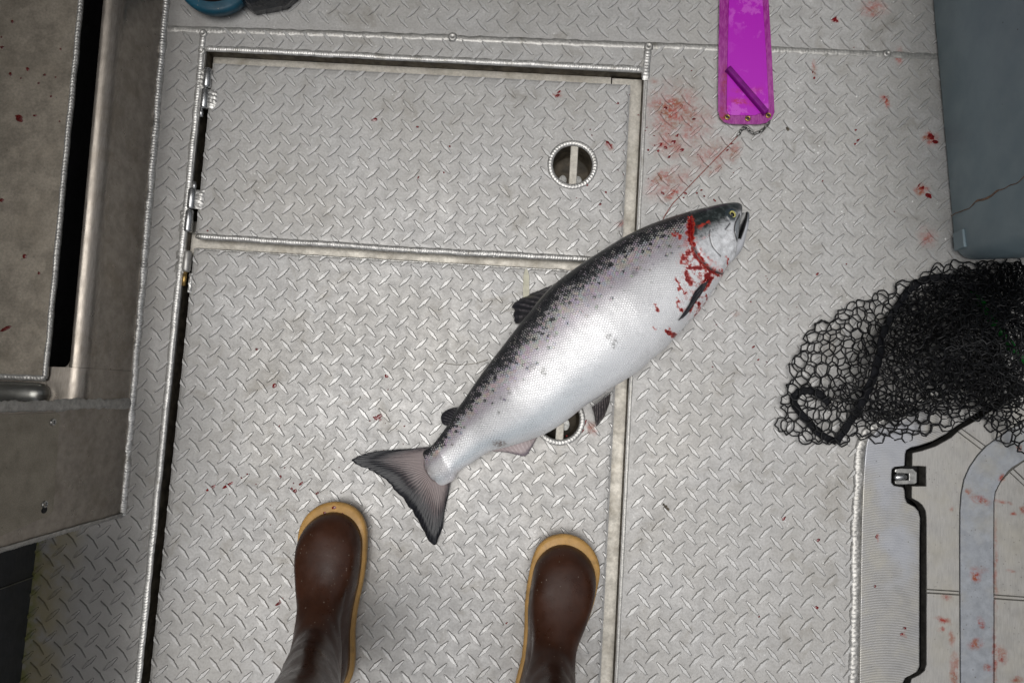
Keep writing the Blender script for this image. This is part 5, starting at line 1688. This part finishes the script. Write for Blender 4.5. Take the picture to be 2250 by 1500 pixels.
def hexlayer(poly, cell, rot, z_of, seed, jit, warp, stretch=(1, 1), rad=0.00115, segs=2):
    ca, sa = math.cos(rot), math.sin(rot)
    x0 = min(p[0] for p in poly) - 60; x1 = max(p[0] for p in poly) + 60; y0 = min(p[1] for p in poly) - 60; y1 = max(p[1] for p in poly) + 60
    cxm, cym = (x0 + x1) / 2, (y0 + y1) / 2
    verts = {}
    edges = []
    rng_ = random.Random(seed)
    a = cell / math.sqrt(3)
    def node(key, bx, by):
        if key not in verts:
            X, Y = bx * stretch[0], by * stretch[1]
            x = cxm + ca * X - sa * Y; y = cym + sa * X + ca * Y
            wx = noise.noise(Vector((x * .011, y * .011, seed))); wy = noise.noise(Vector((x * .011, y * .011, seed + 7)))
            wx2 = noise.noise(Vector((x * .035, y * .035, seed + 3))); wy2 = noise.noise(Vector((x * .035, y * .035, seed + 11)))
            x += warp * (wx + .45 * wx2) + rng_.gauss(0, jit); y += warp * (wy + .45 * wy2) + rng_.gauss(0, jit)
            verts[key] = (x, y, z_of(x, y) + 0.003 * rng_.random())
        return key
    R_ = max(x1 - x0, y1 - y0) * 0.75 / min(stretch)
    ni = int(R_ / cell) + 2; nj = int(R_ / (1.5 * a)) + 2
    for j in range(-nj, nj):
        for i in range(-ni, ni):
            bx = (i + 0.5 * (j % 2)) * cell; by = j * 1.5 * a
            k0 = node((i, j, 0), bx, by + a / 2); k1 = node((i, j, 1), bx, by - a / 2)
            edges.append((k0, k1))
            # top node links to the bottom nodes of the row above
            if j % 2 == 0:
                ups = ((i - 1, j + 1), (i, j + 1))
            else:
                ups = ((i, j + 1), (i + 1, j + 1))
            for (ii, jj) in ups:
                if jj < nj and -ni <= ii < ni:
                    bx2 = (ii + 0.5 * (jj % 2)) * cell; by2 = jj * 1.5 * a
                    node((ii, jj, 1), bx2, by2 - a / 2)
                    edges.append((k0, (ii, jj, 1)))
    lines = []
    keys = list(verts)
    okv = dict(zip(keys, pipv([verts[k][:2] for k in keys], poly)))
    edges = [e for e in edges if okv[e[0]] and okv[e[1]]]
    for _ in range(4):                                  # no loose ends: the margin is made of whole meshes
        deg = {}
        for a_, b_ in edges:
            deg[a_] = deg.get(a_, 0) + 1; deg[b_] = deg.get(b_, 0) + 1
        edges = [e for e in edges if deg[e[0]] > 1 and deg[e[1]] > 1]
    for a_, b_ in edges:
        p, q = verts[a_], verts[b_]
        if True:
            bend = rng_.gauss(0, 1.6)
            m = ((p[0] + q[0]) / 2 + bend, (p[1] + q[1]) / 2 + rng_.gauss(0, 1.6), (p[2] + q[2]) / 2 + rng_.gauss(0, .0012))
            lines.append([p, m, q] if segs == 2 else [p, q])
    return lines
def strands(lines, rad, sides=5):
    geos = []
    for L in lines:
        geos.append(tube_geo([P(x, y, z) for x, y, z in L], rad, sides, caps=False))
    return merge_fast(geos)
def merge_fast(geos):
    V, F = [], []
    for v, f in geos:
        k = len(V); V.extend(v); F.extend([tuple(k + i for i in q) for q in f])
    return V, F
_nc = np.array(NET_PX, float).mean(0)
NET_BIG = [tuple(np.array(q, float) + (np.array(q, float) - _nc) / np.linalg.norm(np.array(q, float) - _nc) * 13) for q in NET_PX]
lines, top_lines = [], []
lines += hexlayer(NET_BIG, 27, 0.25, lambda x, y: 0.003, 1, 1.2, 13)
top_lines += hexlayer(NET_BIG, 28, 1.1, lambda x, y: net_h(x, y) + 0.002, 2, 1.1, 12)
lines += hexlayer([(2260, 585), (2100, 605), (1990, 655), (1900, 720), (1830, 840), (1900, 930), (2000, 940), (2110, 915), (2260, 960)], 24, 0.6, lambda x, y: net_h(x, y) * 0.7, 3, 2.0, 24, (1, .8))
lines += hexlayer([(2260, 575), (2100, 590), (2000, 640), (1935, 700), (1915, 800), (1890, 930), (2100, 900), (2260, 910)], 20, 0.1, lambda x, y: net_h(x, y) * 0.5, 4, 2.5, 30, (1, .75))
lines += hexlayer([(2260, 572), (2120, 582), (2010, 635), (1960, 690), (1945, 850), (2090, 890), (2260, 900)], 19, 1.5, lambda x, y: net_h(x, y) * 0.85, 5, 2.5, 26, (.8, 1))
lines += hexlayer([(2260, 570), (2110, 580), (2030, 620), (2000, 700), (2010, 840), (2260, 880)], 18, 0.9, lambda x, y: net_h(x, y) * 0.3, 6, 3, 30, (1, .7))
lines += hexlayer([(2260, 570), (2150, 580), (2070, 620), (2060, 700), (2080, 860), (2260, 890)], 17, 0.35, lambda x, y: net_h(x, y) * 1.0, 8, 3, 30, (1, .65))
lines += hexlayer([(1790, 850), (1850, 830), (1950, 860), (2050, 900), (1960, 930), (1860, 920), (1800, 900)], 21, 0.8, lambda x, y: net_h(x, y) * 0.6 + .004, 9, 3, 22, (1, .7))
V, F = merge_fast([strands(lines, 0.00105, 5), strands(top_lines, 0.00135, 6)])
o = mk('netting', V, F, M['net'], net, smooth=True)
o['kind'] = 'stuff'
def ribbon(pts, w, dz=0.006):
    c = catmull(np.array(pts, float), 10)
    out = [P(x, y, net_h(x, y) + dz) for x, y in c]
    rr = [w * (1 + 0.30 * noise.noise(Vector((k * .35, w * 900, 3)))) for k in range(len(out))]
    return tube_geo(out, rr, 10, flat=0.16)
mk('net_band', *ribbon([(2270, 745), (2215, 690), (2160, 645), (2110, 618), (2070, 610), (2030, 616), (1995, 640), (1975, 672), (1955, 700), (1940, 735), (1932, 780), (1922, 820), (1905, 860), (1885, 900), (1862, 935), (1838, 970)], 0.0064, -0.003), M['ribbon'], net, smooth=True)
mk('net_band', *ribbon([(1838, 970), (1805, 955), (1775, 925), (1750, 895), (1744, 876), (1755, 862), (1780, 858), (1805, 868), (1822, 888)], 0.0062, -0.002), M['ribbon'], net, smooth=True)
gl = catmull(np.array([(2140, 640), (2162, 675), (2180, 705), (2200, 730), (2225, 765), (2262, 800)], float), 8)
mk('handle_grip', *tube_geo([P(x, y, net_h(x, y) * 0.62 + .0) for x, y in gl], 0.0065, 12), M['green'], net, smooth=True)
# the hoop and crumpled inner cloth of the bag far right
hoop = catmull(np.array([(2330, 600), (2250, 640), (2200, 700), (2190, 780), (2230, 840), (2330, 870)], float), 8)
mk('hoop', *tube_geo([P(x, y, 0.02) for x, y in hoop], 0.008, 12), M['net'], net, smooth=True)

# ------------------------------------------------------------------ small bits
M['pale_plastic'] = simple('pale_plastic', (0.52, 0.50, 0.38), 0.4, 0, 0.15, 60, 0.1)
sl = [(1155, 590), (1159, 592), (1163, 606), (1163, 640), (1162, 660), (1149, 660), (1149, 640), (1150, 605)]
tag(plate('plastic_strip', [tuple(P(x, y, .003)[:2]) for x, y in sl], [], 0.0018, 0.0030, M['pale_plastic'], bevel=0.0006), 'small pale plastic strip sticking out above the dorsal fin', 'strip')
M['hair'] = simple('dull_line', (0.30, 0.27, 0.22), 0.4, 0, 0.3, 100, 0.0)
hp = catmull(np.array([(968, 796), (985, 799), (1005, 801), (1030, 800), (1052, 796), (1072, 790)], float), 5)
tag(mk('line_scrap', *tube_geo([P(x, y, .0022) for x, y in hp], 0.0005, 5), M['hair'], smooth=True), 'thin curved scrap of line beside the salmon back', 'line')
for (x, y, L, a, lab) in ((1463, 1113, 20, -42, 'dark leaf scrap on the deck right of the boots'), (1730, 284, 10, -60, 'dark scrap below the flasher swivels')):
    c = P(x, y)
    V = []
    m = 9
    for k in range(m):
        u = -1 + 2 * k / (m - 1)
        w = 0.0022 * math.sqrt(max(0.02, 1 - u * u)) * (1 + .5 * math.sin(k * 2.1))
        X = u * L * .00038
        for s in (-1, 1):
            xx, yy = X, s * w
            V.append((c.x + xx * math.cos(math.radians(a)) - yy * math.sin(math.radians(a)), c.y + xx * math.sin(math.radians(a)) + yy * math.cos(math.radians(a)), 0.0012 + .0006 * (k % 2)))
    F = [(2 * k, 2 * k + 2, 2 * k + 3, 2 * k + 1) for k in range(m - 1)]
    o = mk('leaf_scrap', V, F, M['gutter_dark'])
    sm = o.modifiers.new('thick', 'SOLIDIFY'); sm.thickness = 0.0006
    tag(o, lab, 'scrap')

# blood drops: low domes of irregular outline
M['blood'] = simple('wet_blood', (0.16, 0.004, 0.005), 0.12, 0, 0.4, 200, 0.1, coat=0.6)
M['blood_old'] = simple('dark_blood', (0.075, 0.006, 0.005), 0.3, 0, 0.4, 200, 0.1)
def drop(px, py, r, z, ex=1.0, ang=0.0, at=None, ux=None, uy=None):
    V, F = [], []
    n = 12
    sd = random.random() * 40
    c = at if at is not None else P(px, py, z)
    R0 = r * 0.00076
    for s, h in ((1.0, 0.00015), (0.72, 0.0006), (0.0, 0.0008)):
        for k in range(n):
            a = 2 * math.pi * k / n
            rr = R0 * s * (1 + 0.45 * noise.noise(Vector((math.cos(a) * 1.7, math.sin(a) * 1.7, sd))))
            x, y = rr * ex * math.cos(a), rr / math.sqrt(ex) * math.sin(a)
            V.append((c.x + x * math.cos(ang) - y * math.sin(ang), c.y + x * math.sin(ang) + y * math.cos(ang), z + h))
    for j in range(2):
        for k in range(n):
            F.append((j * n + k, j * n + (k + 1) % n, (j + 1) * n + (k + 1) % n, (j + 1) * n + k))
    return V, F
D = [(564, 767, 3, 1, 0), (603, 847, 5, 1, 0), (833, 915, 6, 2, .7), (829, 919, 5, 2, -.3), (866, 892, 3, 1.6, .6), (850, 825, 4, 1, 0), (616, 1047, 3, 1, 0), (661, 1062, 3, 2, .8), (648, 1078, 4, 1.3, 0), (641, 1073, 2.5, 1, 0),
     (697, 1083, 3, 1.6, .6), (543, 1041, 1.8, 1, 0), (530, 1049, 1.6, 1, 0), (463, 1072, 5, 2.4, .6), (500, 1066, 5, 2.6, .6), (612, 1325, 4, 2, .6), (618, 1316, 3, 2, .8), (822, 263, 5, 1.6, -.1), (917, 279, 2.6, 1.2, 0), (988, 322, 2.4, 1, 0),
     (919, 390, 2.2, 1.5, 1.2), (975, 379, 2, 1, 0), (1225, 211, 4, 1.4, .6), (1228, 203, 3, 2, .9), (1081, 203, 2.4, 1.5, -.6), (1258, 260, 3, 1.6, -.5), (1357, 227, 3, 1.4, 0), (1338, 318, 5.5, 1.9, -.8), (1330, 424, 3, 1.6, 1), (1290, 406, 3, 1, 0),
     (1300, 298, 2, 1, 0), (1371, 383, 1.8, 1, 0), (1319, 449, 2.4, 1.4, .6), (1362, 403, 2, 1, 0), (1833, 42, 6, 1.3, .8), (1838, 47, 4, 1, 0), (1790, 113, 3.4, 1.2, .3), (1789, 172, 2.6, 1.3, 1.4), (1786, 158, 2, 2, 1.4), (1879, 317, 3, 1, 0), (1885, 309, 3, 1.6, .9),
     (1880, 286, 2.4, 1.4, .6), (1942, 568, 2.4, 1, 0), (1860, 580, 2, 1, 0), (1796, 602, 3, 1.5, .9), (1700, 695, 2.6, 1.7, .7), (1655, 762, 2.6, 1.6, .7), (1666, 790, 2, 1.5, .8), (1722, 1138, 4, 1.4, .8), (1793, 1335, 4, 1.5, .6), (1668, 1354, 2, 1, 0), (1798, 1186, 3, 1.5, .7),
     (1450, 318, 4, 1.4, .6), (1462, 325, 3.6, 1.3, 0), (1480, 312, 4.4, 1.2, .5), (1446, 332, 3, 1, 0), (1488, 298, 3, 1.8, .9), (1470, 345, 3, 1.8, 1), (1500, 436, 3.4, 1.4, .6), (1506, 425, 3, 1.2, 0), (1531, 424, 2.5, 1, 0), (1456, 425, 3.6, 1.4, -.5), (1424, 330, 2.4, 1, 0),
     (1541, 418, 2.2, 1.3, .3), (1547, 431, 2.2, 1, 0), (1570, 440, 2.4, 1.7, -.6), (1598, 330, 2.6, 1.6, .8), (1606, 316, 2.6, 1.4, .8), (1575, 378, 2.6, 2.2, .7), (1498, 330, 4, 1.4, .4), (1524, 262, 3, 1.5, .4), (1462, 238, 4, 1.5, .4), (1026, 1370, 2.2, 1.4, 1), (1113, 1368, 2, 1.4, .7),
     (456, 507, 2, 1, 0), (1275, 950, 4, 2.4, .8), (1286, 928, 3, 2.4, 1.2), (1926, 1178, 2.6, 1.5, 1), (1923, 1287, 2.4, 1.3, 1), (1981, 1392, 2.6, 1.4, .8), (1988, 1379, 2.4, 1.4, 0), (1245, 957, 2, 1, 0), (2040, 430, 6, 1.3, -.4), (2024, 410, 6, 1.3, -.8), (2046, 300, 7, 1.2, -.4), (2055, 312, 5, 1.3, 0), (1946, 216, 4, 1.5, -.6)]
geos = []
for (x, y, r, e, a) in D:
    geos.append(drop(x, y, r, 0.0003 if not (x > 1885 and y > 970) else 0.0042, e, a))
rs = random.Random(5)
for k in range(90):
    cx_, cy_, sp_ = rs.choice([(1480, 310, 45), (1500, 240, 50), (1340, 320, 60), (850, 900, 70), (620, 1060, 70), (1640, 700, 90), (1850, 250, 140), (1550, 390, 50)])
    geos.append(drop(rs.gauss(cx_, sp_), rs.gauss(cy_, sp_), rs.uniform(.7, 1.6), 0.0003, rs.uniform(1, 1.8), rs.uniform(-1, 1)))
o = mk('blood_spatter', *merge_fast(geos), M['blood'], smooth=True)
tag(o, 'scattered red blood drops and spots on the deck around the salmon', 'blood', None, 'stuff')
TD = [(42, 260, 7, 1.4, -.5), (77, 254, 3, 1.4, 0), (27, 48, 3, 1.3, -1), (61, 152, 3.4, 1.4, -1), (23, 163, 3.2, 1.3, -1), (98, 165, 2.6, 1.2, 0), (46, 172, 2, 1, 0), (85, 183, 2.6, 1, 0), (112, 212, 2.4, 1, 0), (133, 108, 2, 1, 0), (5, 104, 3.5, 1.2, 0), (4, 440, 4, 1.2, 0), (54, 563, 4.4, 1.2, 1.5), (86, 600, 2.8, 1.1, 1),
      (12, 722, 5, 2.2, .5), (18, 719, 4, 2, .2), (122, 170, 1.6, 1, 0), (131, 267, 1.8, 1, 0), (3, 82, 2, 1, 0)]
geos = [drop(x, y, r, ZT + 0.0002, e, a) for x, y, r, e, a in TD]
o = mk('blood_spatter', *merge_fast(geos), M['blood_old'], smooth=True)
tag(o, 'dark blood drops on the brown locker top at the left edge', 'blood', None, 'stuff')
# white scale flecks
M['fleck'] = simple('fish_scale_fleck', (0.80, 0.80, 0.78), 0.25, 0.1, 0.1, 200, 0.1)
WF = [(1882, 213, 2.6), (1764, 281, 2.6), (1784, 275, 2.4), (1789, 330, 2.8), (1797, 336, 2.8), (1800, 321, 2.4), (1735, 246, 2.2), (1673, 376, 2.4), (1803, 388, 2.6), (1850, 465, 2.6), (1765, 500, 3), (1705, 1004, 2.4), (2005, 443, 2.6), (2077, 525, 2.6), (1895, 510, 1.8), (1956, 300, 1.5), (1869, 20, 1.6), (1805, 90, 2), (1827, 55, 1.4), (2000, 30, 1.6),
      (1085, 563, 2.6), (1230, 595, 2.2), (967, 773, 2.6), (994, 296, 2.4), (962, 597, 2), (555, 501, 2.2), (532, 565, 2), (1463, 306, 2), (1520, 447, 2.2), (1629, 588, 2.2), (1770, 625, 1.6), (1880, 1100, 1.5), (1345, 118, 2.4), (930, 58, 2), (955, 886, 1.8), (1790, 240, 2)]
geos = [drop(x, y, r * .8, 0.0005, 1.2, random.random() * 3) for x, y, r in WF]
for k in range(120):
    x, y = rs.choice([(1830, 280), (1760, 430), (1950, 420), (1100, 560)]); 
    geos.append(drop(rs.gauss(x, 90), rs.gauss(y, 110), rs.uniform(.5, 1.1), 0.0005, 1.2, rs.random() * 3))
o = mk('scale_flecks', *merge_fast(geos), M['fleck'], smooth=True)
tag(o, 'tiny white fish scale flecks scattered over the deck', 'flecks', None, 'stuff')
# drops on the left boot's toe
geos = []
for (x, y, r) in ((734, 1115, 4), (713, 1126, 3), (752, 1128, 2.6)):
    geos.append(drop(x, y, r, 0.0303, 1.3, .2))
o = mk('blood_spatter', *merge_fast(geos), M['blood'], smooth=True)
tag(o, 'three red blood drops on the tan toe of the left brown boot', 'blood', None, 'stuff')
